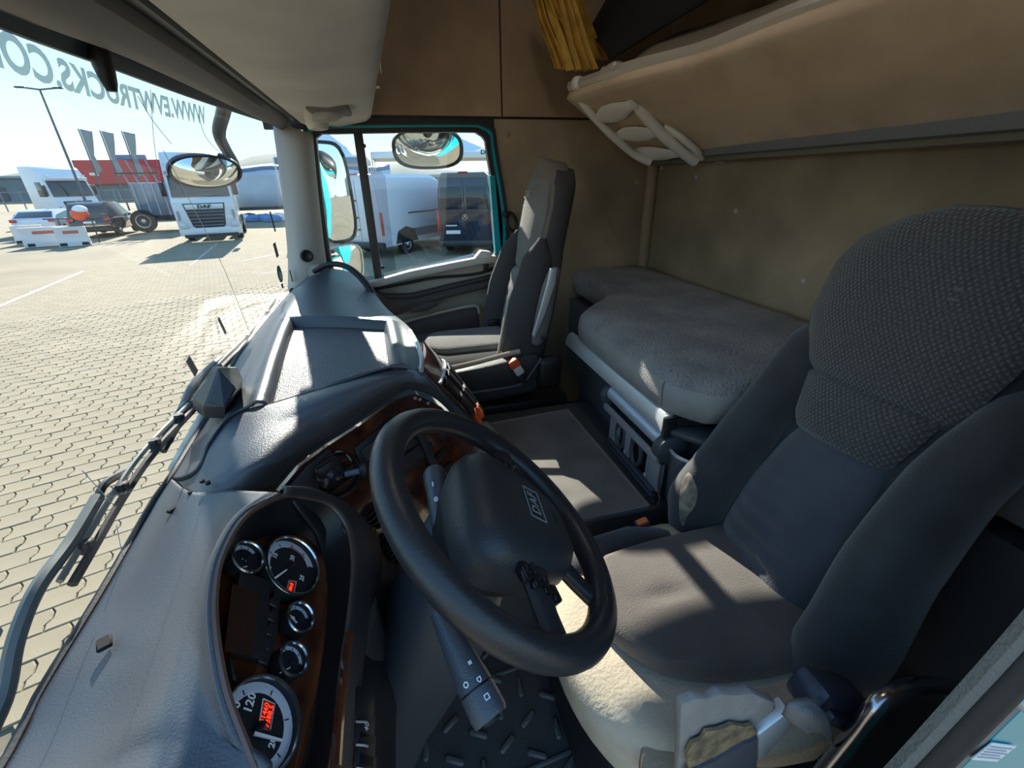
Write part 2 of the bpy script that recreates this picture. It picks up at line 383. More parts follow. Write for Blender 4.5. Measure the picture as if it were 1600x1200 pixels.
# --- overhead shelf (grey headliner box over the windshield)
rings = []
for j in range(20):
    y = 2.135-2.0*j/19; f = 1-j/19
    xf, xr = lerp(-.262, -.322, f), lerp(.075, -.045, f)
    rings.append([(xf-.02, y, .80), (xf-.01, y, .24), (xf+.004, y, .222), (xf+.02, y, .214), (xf+.15, y, .208), (xr-.05, y, .222), (xr-.02, y, .228), (xr, y, .242), (xr+.006, y, .27), (xr+.02, y, .80)])
oh = thing('overhead_shelf', 'light grey overhead storage shelf above the windshield', 'shelf', (-.14, 1.1, .21))
MB().loft([[V(q) for q in r] for r in rings], True, True).build('shell', M_grey, oh, smooth=50)
MB().rbox((lerp(.075, -.045, .62)+.012, 1.55, .30), (.004, .012, .03), .001).build('label_tag', M_white, oh)
MB().rbox((-.010, 1.62, .262), (.028, .012, .006), .002).build('pull_tab', M_white, oh)
# small spotlight on the shelf underside, far end
c = atz(515, 172, .21)
lp = thing('reading_lamp', 'grey swivel reading lamp recessed under the overhead shelf', 'lamp', c)
_e = mat('lamp_lens', (.8, .78, .72), .4, emit=(1, .93, .8), estr=.6)
MB().rbox(c+V((0, 0, .0)), (.125, .13, .02), .008, 2).build('recess_plate', mat('lamp_recess', (.17, .165, .16), .6), lp)
MB().loft([[c+V((-.02+dx+rx*math.cos(a), ry*math.sin(a)+dy, dz)) for a in [2*PI*k/16 for k in range(16)]] for rx, ry, dx, dy, dz in ((.045, .05, .02, 0, -.002), (.046, .05, .012, -.005, -.018), (.036, .04, 0, -.01, -.030), (.012, .014, 0, -.01, -.034))]).build('lamp_head', M_pillar, lp)
MB().loft([[c+V((-.05+rx*math.cos(a), .05+ry*math.sin(a), dz)) for a in [2*PI*k/16 for k in range(16)]] for rx, ry, dz in ((.036, .042, .004), (.036, .042, -.035), (.030, .036, -.048), (.012, .014, -.052))]).build('lamp_shade', M_grey, lp)
# --- passenger side wall
wr = thing('wall_right', 'brown fabric side wall of the cab on the passenger side', None, (.9, 2.17, -.9), kind='structure')
poly_y([(.475, -1.26), (1.31, -1.26), (1.31, .243), (.475, .243)], YR, .03).build('wall_panel', M_fab, wr)
poly_y([(-.42, .252), (.505, .252), (.505, 1.0), (-.42, 1.0)], YR-.012, .03).build('upper_panel', M_fab2, wr, smooth=0)
poly_y([(.513, .252), (1.31, .252), (1.31, 1.0), (.513, 1.0)], YR-.012, .03).build('upper_panel', M_fab2, wr, smooth=0)
poly_y([(-.46, .20), (.50, .20), (.50, .236), (1.31, .236), (1.31, 1.0), (-.46, 1.0)], YR+.004, .03).build('seam_strip', M_black, wr, smooth=0)
poly_y([(.5, -1.6), (1.36, -1.6), (1.36, 1.0), (.5, 1.0)], YR+.05, .01).build('outer_skin', M_teal, wr, smooth=0)
for k, (x, z) in enumerate(((.535, .185), (.53, -.20), (1.20, -.02))):
    MB().lathe((x, YR, z), (0, -1, 0), [(.012, 0), (.012, .003), (.008, .006), (.002, .007)], 14).build('rivet', M_fab2, wr)
# vertical corner trim
MB().tube([(XR-.02, YR-.02, -.45), (XR-.02, YR-.02, .10)], .028, 10).build('corner_trim', M_fab2, wr)
# --- rear wall and ceiling
wb = thing('wall_rear', 'brown fabric rear wall of the cab behind the bunks', None, (XR, 1.1, -.9), kind='structure')
MB().box((XR+.015, 1.13, -.1), (.03, 2.1, 2.2)).build('wall_panel', M_fab, wb, smooth=0)
for px, py in ((1034, 262), (1088, 277), (1256, 440), (1150, 330)):
    p = atx(px, py, XR); MB().lathe(p, (-1, 0, 0), [(.010, 0), (.010, .003), (.006, .006), (.001, .007)], 12).build('button_rivet', M_pillar, wb)
struct(MB().box((.45, 1.13, 1.0), (1.75, 2.1, .03)).build('ceiling', M_fab2, smooth=0))['label'] = 'brown roof lining of the cab'
dl = thing('fill_lamp', 'rectangular fill lamp added out of view on the cab roof lining', 'lamp', (.40, 1.12, .985))  # unseen lamp, added to brighten the cab interior
MB().rbox((.40, 1.12, .972), (.16, .34, .022), .008, 2).build('housing', M_white, dl)
MB().rbox((.40, 1.12, .958), (.12, .30, .012), .005, 2).build('lens', mat('fill_lens', (.8, .8, .78), .4, emit=(1, .94, .85), estr=9), dl)
# --- driver side (door stands open, only the pillar shows)
wl = thing('wall_left', 'driver side wall and door pillar of the cab', None, (.9, YL, -1), kind='structure')
MB().prism([(.50, YL+.0, -1.2), (1.31, YL+.0, -1.2), (1.31, YL+.0, 1), (.60, YL+.0, 1), (.56, YL+.0, .25), (.53, YL+.0, -.32), (.51, YL+.0, -.55)], (0, .012, 0)).build('wall_panel', M_bgrey, wl, smooth=0)
MB().prism([(-.40, YL, .33), (.53, YL, .33), (.53, YL, 1), (-.40, YL, 1)], (0, .03, 0)).build('door_header', M_fab2, wl, smooth=0)
edge = [V((.52, YL, .25)), V((.478, YL, -.10)), V((.455, YL, -.32)), V((.432, YL, -.44)), V((.407, YL, -.55)), V((.37, YL, -.70)), V((.34, YL, -.95))]
e_ = spl(edge, 30)
MB().loft([[p+V((dx, dy, 0)) for dx, dy in ((-.002, .006), (-.004, -.002), (.0, -.006), (.008, -.006), (.010, .006))] for p in e_]).build('edge_strip', M_seal, wl)
MB().tube([p+V((.024, -.006, 0)) for p in e_], .014, 10).build('door_seal', M_rub, wl)
MB().tube([p+V((.046, -.004, 0)) for p in e_], .010, 10).build('door_seal', M_rub, wl)
MB().loft([[p+V((dx, dy, 0)) for dx, dy in ((.056, .01), (.058, -.010), (.070, -.014), (.074, .01))] for p in e_]).build('pillar_trim', M_headdk, wl)
MB().loft([[p+V((dx, dy, 0)) for dx, dy in ((.072, .0), (.076, -.014), (.60, -.014), (.60, .0))] for p in e_]).build('painted_pillar', M_teal, wl, smooth=0)
sp = MB(); s0 = atp(1528, 1182, V((.5, YL-.0155, -.5)), V((0, 1, 0)))
st = thing('warning_sticker', 'white printed paper sticker on the teal door pillar', 'sticker', s0)
ru, rv = V((.83, 0, -.55)), V((.55, 0, .83))
MB().prism([s0+ru*a+rv*b for a, b in ((-.012, -.004), (.06, -.004), (.06, .022), (-.012, .022))], (0, -.001, 0)).build('paper', M_paper, st, smooth=0)
for k in range(5): sp.prism([s0+V((0, -.0015, 0))+ru*a+rv*(b+.001+.004*k) for a, b in ((-.009, 0), (.056-.01*(k % 2), 0), (.056-.01*(k % 2), .0012), (-.009, .0012))], (0, -.0002, 0))
sp.build('print_lines', mat('print_grey', (.35, .36, .40), .8), st, smooth=0)
p = atp(1598, 1096, V((.5, YL-.014, -.5)), V((0, 1, 0)))
MB().cyl(p, p+V((0, -.012, 0)), .008, .006, 14).build('door_switch', M_silver, wl)
# --- A-pillar trim, far side
pl = [[aty(*a, y) for a, y in r] for r in (
    (((429, 190), 2.09), ((443, 300), 2.09), ((453, 400), 2.10), ((452, 470), 2.10)),
    (((448, 196), 2.065), ((462, 300), 2.07), ((470, 400), 2.07), ((470, 470), 2.08)),
    (((470, 204), 2.07), ((481, 300), 2.08), ((492, 400), 2.09), ((500, 460), 2.09)),
    (((484, 209), 2.13), ((493, 300), 2.13), ((505, 400), 2.13), ((512, 460), 2.13)))]
ap = thing('trim_2', 'light grey pillar trim between windshield and passenger door', None, pl[1][3], kind='structure')
MB().grid(surf(pl, 16, 12)).build('pillar_cover', M_pillar, ap, solid=.012)
p = aty(479, 400, 2.06)
MB().lathe(p, V((.35, -1, .1)), [(.026, -.01), (.026, .006), (.020, .010), (.010, .004), (.002, .004)], 18).build('round_plug', M_black, ap)
p0 = aty(492, 424, 2.05)
MB().loft([[p0+V((0, .05*t-.02, 0))+V((.022*math.cos(a), 0, .03*math.sin(a))) for a in [2*PI*k/14 for k in range(14)]] for t in (-.3, 0, .5, 1)]).build('handle_mount', M_pillar, ap)
# --- passenger door
dr = thing('door_1', 'passenger door with beige and dark grey trim panel', None, (.1, 2.17, -1), kind='structure')
WIN = [(-.275, .172), (-.23, .187), (.38, .196), (.425, .178), (.440, .13), (.462, -.335), (.10, -.385), (-.12, -.425), (-.30, -.47)]
def loopx(pts, grow):
    c = V((.08, 0, -.12)); return [V((x, 0, z))+(V((x, 0, z))-c).normalized()*grow for x, z in pts]
w0 = spl(loopx(WIN, 0), 60, True)
def frame_loft(g0, g1, y0, y1, m, nm, par):
    a = spl(loopx(WIN, g0), 60, True); b = spl(loopx(WIN, g1), 60, True); rs = []
    for k in range(61):
        i = k % 60; rs.append([a[i]+V((0, y0, 0)), b[i]+V((0, y0, 0)), b[i]+V((0, y1, 0)), a[i]+V((0, y1, 0))])
    return MB().loft(rs, True, False).build(nm, m, par)
frame_loft(-.004, .020, 2.150, 2.19, M_black, 'glass_seal', dr)
frame_loft(.020, .034, 2.142, 2.20, M_teal, 'painted_frame', dr)
frame_loft(.034, .050, 2.135, 2.19, M_rub, 'door_seal', dr)
MB().prism([V((.462, 2.148, -.345)), V((.447, 2.148, .02)), V((.470, 2.148, .02)), V((.492, 2.148, -.345))], (0, .04, 0)).build('painted_jamb', M_teal, dr, smooth=0)
pane = [V((q.x, 2.172, q.z)) for q in w0]
w2 = thing('window_2', 'passenger door window glass', None, (.1, 2.17, -.4), kind='structure')
MB().prism(pane, (0, .004, 0)).build('door_pane', M_glass, w2, smooth=0)
bar = [aty(*q, 2.16) for q in ((552, 208), (566, 208), (598, 438), (586, 441))]
MB().rprism(bar, (0, .03, 0), .003).build('divider_bar', mat('divider_dark', (.05, .042, .04), .5), w2)
for q in ((569, 228), (598, 418)): MB().lathe(aty(*q, 2.157), (0, -1, 0), [(.008, 0), (.008, .004), (.003, .006)], 10).build('bolt', M_black, w2)
# wind deflector visor strip just outside the pane
vz = [aty(*q, 2.19) for q in ((572, 275), (590, 262), (602, 275), (607, 330), (620, 430), (600, 434))]
MB().prism(vz, (0, .003, 0)).build('wind_deflector', glassmat('smoky_acrylic', (.80, .80, .84)), w2, smooth=0)
# door trim
DP = V((0, 2.13, 0)); DN = V((0, 1, 0))
def dpoly(px, y): return [aty(a, b, y) for a, b in px]
poly_y([(-.42, -.44), (-.12, -.425), (.10, -.385), (.475, -.335), (.475, -1.1), (-.42, -1.1)], 2.14, .03).build('door_panel', M_doorb, dr, smooth=0)
MB().rprism(dpoly(((560, 446), (590, 438), (640, 424), (700, 412), (752, 402), (776, 400), (776, 411), (752, 413), (700, 423), (640, 436), (590, 449)), 2.10), (0, .045, 0), .004).build('window_ledge', mat('window_ledge', (.52, .49, .45), .5), dr)
MB().rprism(dpoly(((742, 404), (752, 392), (768, 394), (770, 406)), 2.10), (0, .05, 0), .006).build('lock_pin_mount', M_white, dr)
MB().rprism(dpoly(((575, 452), (600, 465), (640, 464), (700, 450), (776, 433), (777, 447), (700, 466), (650, 482), (615, 496), (590, 494), (560, 470)), 2.055), (0, .09, 0), .012, seg=3).build('armrest', M_doord, dr, smooth=60)
MB().rprism(dpoly(((600, 462), (645, 461), (700, 447), (776, 430), (776, 435), (700, 453), (645, 467), (602, 467)), 2.045), (0, .05, 0), .003).build('armrest_cap', M_dash2, dr)
MB().rprism(dpoly(((640, 484), (665, 473), (682, 471), (683, 477), (668, 486), (645, 489)), 2.05), (0, .05, 0), .004).build('door_handle', M_doord, dr)
MB().rprism(dpoly(((618, 510), (650, 499), (700, 486), (742, 479), (748, 484), (750, 515), (700, 528), (640, 540), (610, 540)), 2.09), (0, .05, 0), .008).build('door_pocket', M_doord, dr)
MB().tube(spl(dpoly(((618, 508), (650, 498), (700, 485.5), (738, 478), (747, 480), (749, 490)), 2.085), 24), .008, 8).build('pocket_trim', mat('pocket_trim', (.45, .40, .34), .5), dr)
lk = dpoly(((756, 412), (763, 412), (764, 424), (757, 424)), 2.11)
MB().rprism(lk, (0, .03, 0), .002).build('lock_slot', M_black, dr)
# --- floors
fl = thing('floor', 'dark cab floor with raised engine tunnel and driver footwell', None, (.3, 1.1, -1.2), kind='structure')
MB().box((.25, 1.11, -1.02), (1.3, .64, .40)).build('engine_tunnel', M_flr2, fl, smooth=0)
MB().box((.40, 1.14, -1.24), (1.80, 2.06, .04)).build('floor_plate', M_flr2, fl, smooth=0)
MB().prism([(-.55, .12, -1.22), (-.55, 2.14, -1.22), (-.47, 2.14, -.62), (-.47, .12, -.62)], (-.03, 0, 0)).build('bulkhead', M_void, fl, smooth=0)
# tunnel mat with light piping
mpx = [atz(*q, -.81) for q in ((756, 664), (887, 640), (962, 728), (1040, 823))]
mp = [mpx[0], mpx[1], V((mpx[3].x, .795, -.81)), V((.02, .795, -.81)), V((.02, mpx[0].y, -.81))]
fm = thing('floor_mat', 'dark grey carpet mat with light piping on the engine tunnel', 'mat', (.3, 1.2, -.82))
MB().prism(mp, (0, 0, -.010)).build('mat_carpet', M_floor, fm, smooth=0)
MB().tube([mp[4], mp[0], mp[1], mp[2]], .0045, 6).build('mat_piping', M_piping, fm)
# driver footwell rubber mat with raised tread
rm = thing('rubber_mat', 'black rubber footwell mat with raised diamond tread', 'mat', (.1, .5, -1.22))
MB().box((.05, .50, -1.21), (.82, .66, .02)).build('mat_base', M_flr2, rm, smooth=0)
td = MB()
for i in range(13):
    for j in range(8):
        c = V((-.33+.062*i, .20+.075*j+(.0375 if i % 2 else 0), -1.197)); a = (.6, -.5, 1.5)[(i+2*j) % 3]
        td.rbox(c, (.046, .014, .012), .004, 1, rotz(a))
td.tube([(-.34, .44, -1.198), (.42, .50, -1.198)], .005, 6).tube([(-.34, .66, -1.198), (.42, .72, -1.198)], .005, 6)
td.build('raised_tread', mat('tread_rubber', (.09, .086, .082), .6), rm, kind='stuff')
# ================================================================== DASHBOARD
dash = thing('dashboard', 'dark blue-grey plastic truck dashboard with wood fascia under the windshield', 'dashboard', (-.3, 1.1, -.95))
S0 = [atz(a, b, z) for a, b, z in ((420, 500, -.455), (375, 560, -.48), (339, 635, -.505), (294, 713, -.53), (272, 750, -.538))]
S0 = [V((-.47, 2.12, -.42))]+S0
SEAM = [S0[-1]]+[atz(a, b, z) for a, b, z in ((290, 748, -.505), (312, 735, -.48), (330, 696, -.458), (369, 650, -.438), (430, 630, -.424), (510, 607, -.412), (590, 585, -.404), (630, 578, -.400), (656, 580, -.400))]
REAR = [aty(565, 432, 2.12), atz(600, 480, -.425), atz(640, 515, -.395), atz(660, 555, -.395), SEAM[-1]]
FAR = [S0[0], aty(497, 424, 2.12), aty(530, 424, 2.12), REAR[0]]
TQ = [atz(a, b, -.395) for a, b in ((455, 508), (606, 509), (617, 571), (403, 621))]
def tray_d(p):
    d = 9
    for i in range(4):
        a, b = TQ[i], TQ[(i+1) % 4]; ex, ey = b.x-a.x, b.y-a.y
        d = min(d, -(ex*(p.y-a.y)-ey*(p.x-a.x))/math.hypot(ex, ey))
    return d
if tray_d((TQ[0]+TQ[2])/2) < 0: TQ = TQ[::-1]
def crown(u, v): return .020*math.sin(PI*v)*math.sin(PI*min(1, u*.9+.05))
def tray_disp(u, v, p):
    d = tray_d(p); return V((0, 0, crown(u, v)+.007*math.exp(-((d+.012)/.012)**2)-.026*sstep(-.002, .014, d)))
top_rows = coons(S0, REAR, FAR, SEAM, 230, 170, tray_disp)
MB().grid(top_rows).build('dash_top', M_dash, dash, solid=.006)
# rubber liner inside the tray
ln = []
for r in top_rows[::3]:
    for q in r[::3]:
        if tray_d(q) > .016: ln.append(q)
def fitz(x, y):
    ws_ = zs = 0
    for q in ln:
        w = 1/((q.x-x)**2+(q.y-y)**2+.0004)**2; ws_ += w; zs += w*q.z
    return zs/ws_
lrows = []
for i in range(16):
    r = []
    for j in range(22):
        s, t = .03+.94*i/15, .03+.94*j/21; q = (TQ[0]*(1-t)+TQ[1]*t)*(1-s)+(TQ[3]*(1-t)+TQ[2]*t)*s; r.append(V((q.x, q.y, fitz(q.x, q.y)+.007)))
    lrows.append(r)
M_liner = mat('tray_liner', (.085, .092, .105), .42, bump=.5, scale=330, tex='voronoi')
MB().grid(lrows).build('tray_liner', M_liner, dash, solid=.002)
# seam groove
MB().tube([p+V((0, -.002, .001)) for p in spl(SEAM, 50)], .0035, 6).build('seam_groove', M_void, dash)
# far passenger pod line, grille slots and demister edge
gl = MB()
for a, b in (((505, 455), (523, 484)), ((523, 484), (516, 497)),):
    pass
pod = [atz(a, b, z+.012) for a, b, z in ((495, 452, -.395), (482, 470, -.395), (480, 483, -.395), (495, 485, -.395), (515, 492, -.395))]
MB().tube(spl(pod, 20), .004, 6).build('pod_groove', M_void, dash)
pa = [aty(a, b, 2.0) for a, b in ((519, 446), (526, 441), (560, 470), (556, 478))]
gr = MB().rprism([p+V((0, 0, .006)) for p in pa], (0, 0, .006), .002); gr.build('speaker_trim', M_dash2, dash)
# windshield gasket with dot edge
MB().tube([p+V((-.006, 0, .004)) for p in spl([S0[0]]+S0[1:]+[atz(a, b, z) for a, b, z in ((249, 782, -.55), (174, 917, -.57), (75, 1083, -.59), (18, 1197, -.60))]+[V((-.5, .13, -.61))], 60)], .007, 8).build('windshield_gasket', M_rub, dash)
# ---- cowl band round the centre console
LIP = [aty(a, b, y) for a, b, y in ((432, 757, .75), (470, 716, .80), (515, 684, .85), (560, 656, .90), (620, 614, .95), (650, 607, .97), (690, 627, .98), (735, 678, 1.0))]
CE = SEAM+[aty(690, 612, .975), aty(722, 643, .985), aty(746, 667, 1.0)]
MB().grid(coons(CE, LIP, [CE[0], atz(310, 774, -.488), atz(370, 769, -.480), LIP[0]], [CE[-1], aty(742, 676, 1.0), LIP[-1]], 70, 24, lambda u, v, p: V((.2, -.35, .9))*.016*math.sin(PI*v)*math.sin(PI*min(1, u*1.1)))).build('console_cowl', M_dash, dash, solid=.003)
MB().tube([p+V((0, -.001, .0)) for p in spl(LIP, 40)], .0045, 8).build('cowl_edge', M_dash2, dash)
# ---- instrument hood
CP0, CN = V((-.2, .42, -.5)), V((.81, -.05, .58)).normalized()
CU = (V((0, 1, 0))-CN*CN.y).normalized(); CV = CN.cross(CU)
def cp(px, py, h=0): return atp(px, py, CP0+CN*h, CN)
LRP = [(440, 776, .050), (475, 777, .045), (515, 789, .040), (542, 825, .036), (551, 880, .034), (545, 960, .034), (534, 1040, .034), (526, 1120, .036), (516, 1200, .04), (490, 1290, .045), (455, 1310, .05), (415, 1235, .055), (380, 1152, .055), (354, 1080, .055), (339, 1000, .055), (336, 930, .055), (349, 865, .055), (385, 806, .055)]
LRW = [cp(*q) for q in LRP]
ring = spl(LRW, 90, True)
c3 = [LRW[i] for i in (0, 17, 16, 15, 14, 13, 12, 11)]+[V((-.30, .15, -.52))]
c0 = [S0[-1]]+[atz(a, b, z) for a, b, z in ((249, 782, -.55), (174, 917, -.57), (75, 1083, -.59), (18, 1197, -.60))]+[V((-.50, .13, -.61))]
c1 = [atz(a, b, z) for a, b, z in ((303, 771, -.492), (258, 900, -.515), (205, 1030, -.525), (135, 1195, -.535))]+[V((-.43, .13, -.54))]
c2 = [atz(a, b, z) for a, b, z in ((365, 770, -.466), (322, 880, -.452), (292, 1000, -.448), (262, 1120, -.446), (240, 1210, -.450))]+[V((-.36, .13, -.46))]
MB().grid(surf([c0, c1, c2, c3], 60, 40)).build('instrument_hood', M_dash, dash, solid=.006)
MB().tube([p+V((.002, 0, .003)) for p in spl(c1, 40)], .0016, 5).build('hood_seam', M_dash2, dash)
for q in ((316, 752), (297, 770), (345, 738), (325, 755)):
    MB().lathe(atz(*q, -.462 if q[0] > 310 else -.487), (0, 0, 1), [(.004, -.002), (.004, .003), (.001, .003)], 8).build('screw_hole', M_void, dash)
p = atz(272, 795, -.508); MB().rbox(p, (.022, .010, .006), .002, 1, rotz(.9)).build('clip_hole', M_void, dash)
p = atz(163, 1005, -.53); MB().rbox(p, (.016, .022, .006), .002, 1, rotz(.5)).build('clip_hole', M_void, dash)
# ---- lower dash: right of the instruments down to the footwell
r0 = [LRW[i] for i in (0, 1, 2, 3, 4, 5, 6, 7, 8, 9)]
r1 = [cp(a, b, h) for a, b, h in ((440, 764, .045), (490, 768, .03), (548, 796, .012), (586, 842, .0), (592, 890, -.01), (575, 965, -.01), (562, 1045, -.005), (556, 1120, .0), (548, 1200, .005), (530, 1290, .01))]
MB().grid(surf([r0, [a.lerp(b, .5)+CN*.006 for a, b in zip(r0, r1)], r1], 50, 10)).build('binnacle_surround', M_dash2, dash, solid=.005)
r2 = [p+V((.02, 0, -.20)) for p in r1]; r3 = [V((p.x-.16, p.y, -1.1)) for p in r1]
MB().grid(surf([r1, r2, r3], 40, 14)).build('lower_panel', M_black, dash, solid=.005)
MB().tube(spl([cp(a, b, h) for a, b, h in ((524, 1200, .045), (530, 1120, .040), (537, 1060, .038), (546, 990, .037))], 20), .006, 8).build('wood_strip', M_wood, dash)
MB().grid(surf([[cp(a, b, .03) for a, b in ((523, 1215), (529, 1130), (540, 1062))], [cp(a, b, .022) for a, b in ((552, 1215), (556, 1140), (552, 1082))]], 12, 4)).build('wood_strip', M_wood, dash, solid=.004)
# rocker switches low right of the instruments
for k in range(4):
    a = cp(549, 1105+34*k, .024); b = cp(572, 1112+36*k, .012)
    sw = MB().rbox((a+b)/2+CN*.004, (.034, .040, .016), .005, 2, Matrix((CV, CU, CN)).transposed()).build('rocker_switch', M_black, dash)
    if k in (1,):
        tx = MB(); put_text(tx, '40', (a+b)/2+CN*.0128, CU, CV, .010); tx.build('switch_symbol', M_print, sw, smooth=0)
    MB().tube([a+CN*.010-CU*.020, (a+b)/2+CN*.014-CU*.020, b+CN*.010-CU*.020], .0012, 5).build('switch_edge', M_silver, sw)
# slatted side vent between instruments and column
vt = [cp(a, b, -.004) for a, b in ((548, 838), (582, 828), (590, 880), (552, 905))]
vv = MB().prism(vt, CN*-.006).build('vent_back', M_void, dash, smooth=0)
for k in range(6):
    t = (k+.5)/6; a, b = vt[0].lerp(vt[3], t), vt[1].lerp(vt[2], t)
    MB().box((a+b)/2+CN*.004, ((b-a).length*.95, .003, .010), Matrix(((b-a).normalized(), CN.cross((b-a).normalized()), CN)).transposed()).build('vent_slat', M_dash2, vv, smooth=0)
MB().tube([q+CN*.006 for q in vt+[vt[0]]], .003, 6).build('vent_frame', M_wood, dash)
p = cp(541, 826, .034); MB().torus(p, CN, .008, .002, 16, 6).build('lock_ring', M_dash2, dash)
# ---- centre console panel turned to the driver
PA, PB, PC = V((-.275, .785, -.535)), V((.0, 1.0, -.485)), V((.13, 1.03, -.64))
PN = (PB-PA).cross(PC-PA).normalized()
if PN.x < 0: PN = -PN
def pp(px, py, h=0): return atp(px, py, PA+PN*h, PN)
PU = (PB-PA).normalized(); PV = PN.cross(PU)
po = [(436, 768), (470, 728), (515, 695), (560, 666), (620, 624), (650, 616), (690, 636), (736, 686), (752, 760), (735, 830), (690, 900), (600, 900), (545, 870), (490, 810)]
con = [pp(*q) for q in po]
MB().prism(con, PN*-.02).build('console_panel', M_wood, dash, smooth=0)
def pbox(px, nm, m_, h0, h1, bev=.003, par=None): return MB().rprism([pp(a, b, h0) for a, b in px], PN*(h1-h0), bev).build(nm, m_, par or dash)
pbox(((440, 770), (474, 730), (512, 700), (522, 712), (500, 735), (480, 800), (452, 778)), 'console_trim', M_dash2, .001, .010)
# radio slots
rs = pbox(((552, 700), (612, 650), (640, 668), (668, 716), (600, 772), (566, 742)), 'radio_bay', M_black, .001, .006)
for k in range(3):
    f0, f1 = k/3+.03, (k+1)/3-.04
    A, B, C_, D = (560, 702), (628, 656), (664, 712), (596, 766)
    q = lambda s, t: (lerp(lerp(A[0], B[0], s), lerp(D[0], C_[0], s), t), lerp(lerp(A[1], B[1], s), lerp(D[1], C_[1], s), t))
    pbox((q(0, f0), q(1, f0), q(1, f1), q(0, f1)), 'slot_cover', M_dash2, .006, .012, .002, rs)
pbox(((640, 660), (650, 655), (690, 745), (680, 752)), 'console_rib', M_dash2, .002, .014)
# round vents
for q, r in (((527, 742), .052), ((586, 806), .030), ((612, 856), .028)):
    c = pp(*q, .004)
    ve = MB().lathe(c, PN, [(r, -.01), (r, .008), (r*.93, .012), (r*.85, .008), (r*.80, -.004), (.002, -.006)], 28).build('round_vent', M_black, dash)
    for k in (-1, 0, 1):
        w = math.sqrt(max(.05, .62-(k*.45)**2))*r*1.8
        MB().box(c+PV*(k*r*.45)+PN*.003, (w, .003, .010), Matrix((PU, PV, PN)).transposed()).build('vent_blade', M_dash2, ve, smooth=0)
MB().tube(spl([pp(a, b, .012) for a, b in ((524, 706), (534, 706), (543, 712), (549, 720))], 12), .0018, 6).build('chrome_arc', M_silver, dash)
# switch rows
for r in range(3):
    for k in range(4):
        a = (648+r*20+k*13, 690+k*19-r*2+r*12)
        c = pp(*a, .003); MB().rbox(c, (.030, .018, .012), .003, 2, Matrix((PU, PV, PN)).transposed()).build('push_button', M_black, dash)
for q in ((585, 834), (590, 845), (599, 838)):
    MB().lathe(pp(*q, .002), PN, [(.006, 0), (.006, .006), (.003, .008)], 10).build('small_knob', M_black, dash)
c = pp(707, 782, .006)
MB().torus(c, PN, .018, .003, 24, 6).build('lighter_ring', M_red, dash); MB().lathe(c, PN, [(.015, -.004), (.015, .004), (.002, .004)], 18).build('lighter_plug', M_black, dash)
pbox(((705, 760), (722, 735), (742, 728), (749, 760), (735, 800), (715, 815), (700, 800)), 'ashtray_pocket', mat('ashtray_beige', (.20, .165, .125), .7), .002, .016, .006)
# buttons at the top corner of the wood panel
for q in ((648, 622), (655, 624), (668, 630)): MB().lathe(pp(*q, .002), PN, [(.004, 0), (.004, .005), (.001, .006)], 10).build('small_knob', M_silver, dash)
# ---- rear fascia (faces the bunk), wood with buttons
FN = [aty(a, b, y) for a, b, y in ((657, 578, .955), (690, 610, .98), (722, 641, .99), (747, 668, 1.005))]
FF = [aty(a, b, y) for a, b, y in ((655, 526, 1.42), (689, 560, 1.42), (720, 602, 1.42), (746, 650, 1.42))]
FF = [V((p.x-.012*(i < 3), p.y, p.z)) for i, p in enumerate(FF)]
def fas(u, v, h=0):
    a = spl(FN, 21)[int(round(u*20))]; b = spl(FF, 21)[int(round(u*20))]; p = a.lerp(b, v)+V((.02, 0, .02))*math.sin(PI*v)
    return p+V((.75, 0, .66))*h
fs_ = [[fas(i/20, j/12) for i in range(21)] for j in range(13)]
MB().grid(fs_).build('rear_fascia', M_wood, dash, solid=.008)
MB().tube([fas(i/20, .0, .002) for i in range(2, 19)], .003, 6).build('fascia_trim', M_black, dash)
MB().tube(spl([atz(641, 517, -.386), atz(652, 538, -.384), atz(659, 560, -.385), atz(658, 579, -.394)], 16), .006, 8).build('silver_edge', M_silver, dash)
MB().tube([fas(.32+.00*k, .06+.88*k/11, .003) for k in range(12)], .004, 8).build('silver_strip', M_silver, dash)
for i in range(5):
    for j in range(5):
        u, v = .40+.12*i, .14+.17*j
        c = fas(u, v, .004); d1 = (fas(min(1, u+.05), v)-fas(u-.05, v)).normalized(); d2 = (fas(u, min(1, v+.05))-fas(u, v-.05)).normalized(); nn = d1.cross(d2).normalized()
        MB().rbox(c, (.036, .040, .012), .003, 1, Matrix((d1, nn.cross(d1), nn)).transposed()).build('push_button', M_orange if (i == 4 and j in (0, 1)) else M_black, dash)
# console body down to the tunnel
cb = []
for t, gx, gy in ((0, 0, 0), (.25, .01, .005), (.6, -.02, .01), (1, -.06, .02)):
    z = lerp(-.66, -.82, t)
    cb.append([V((x, y, z)) for x, y in ((-.30, 1.03+gy), (.10+gx, 1.02+gy), (.135+gx, 1.05+gy), (.135+gx, 1.38), (.10+gx, 1.42), (-.30, 1.42))])
MB().loft(cb).build('console_body', M_dash2, dash)
# pale kick panel on the tunnel in front of the console
kp = [[atz(a, b, z) for a, b, z in r] for r in (((690, 668, -.74), (695, 730, -.75), (702, 800, -.76)), ((735, 665, -.75), (745, 725, -.765), (750, 795, -.775)), ((754, 662, -.775), (785, 704, -.79), (812, 760, -.798)), ((760, 661, -.80), (798, 704, -.808), (830, 760, -.808)))]
MB().grid(surf(kp, 10, 10)).build('kick_panel', mat('kick_panel', (.42, .40, .36), .7), dash, solid=.008)
# grab strap by the door pillar
hb = spl([aty(492, 424, 2.02), aty(515, 413, 1.98), aty(540, 416, 1.94), aty(562, 432, 1.90), aty(580, 455, 1.86), aty(592, 478, 1.84)], 30)
gh = MB().tube(hb, .016, 10, flat=.7).build('grab_handle', M_rub); tag(gh, 'black curved rubber grab handle by the passenger door pillar', 'handle')
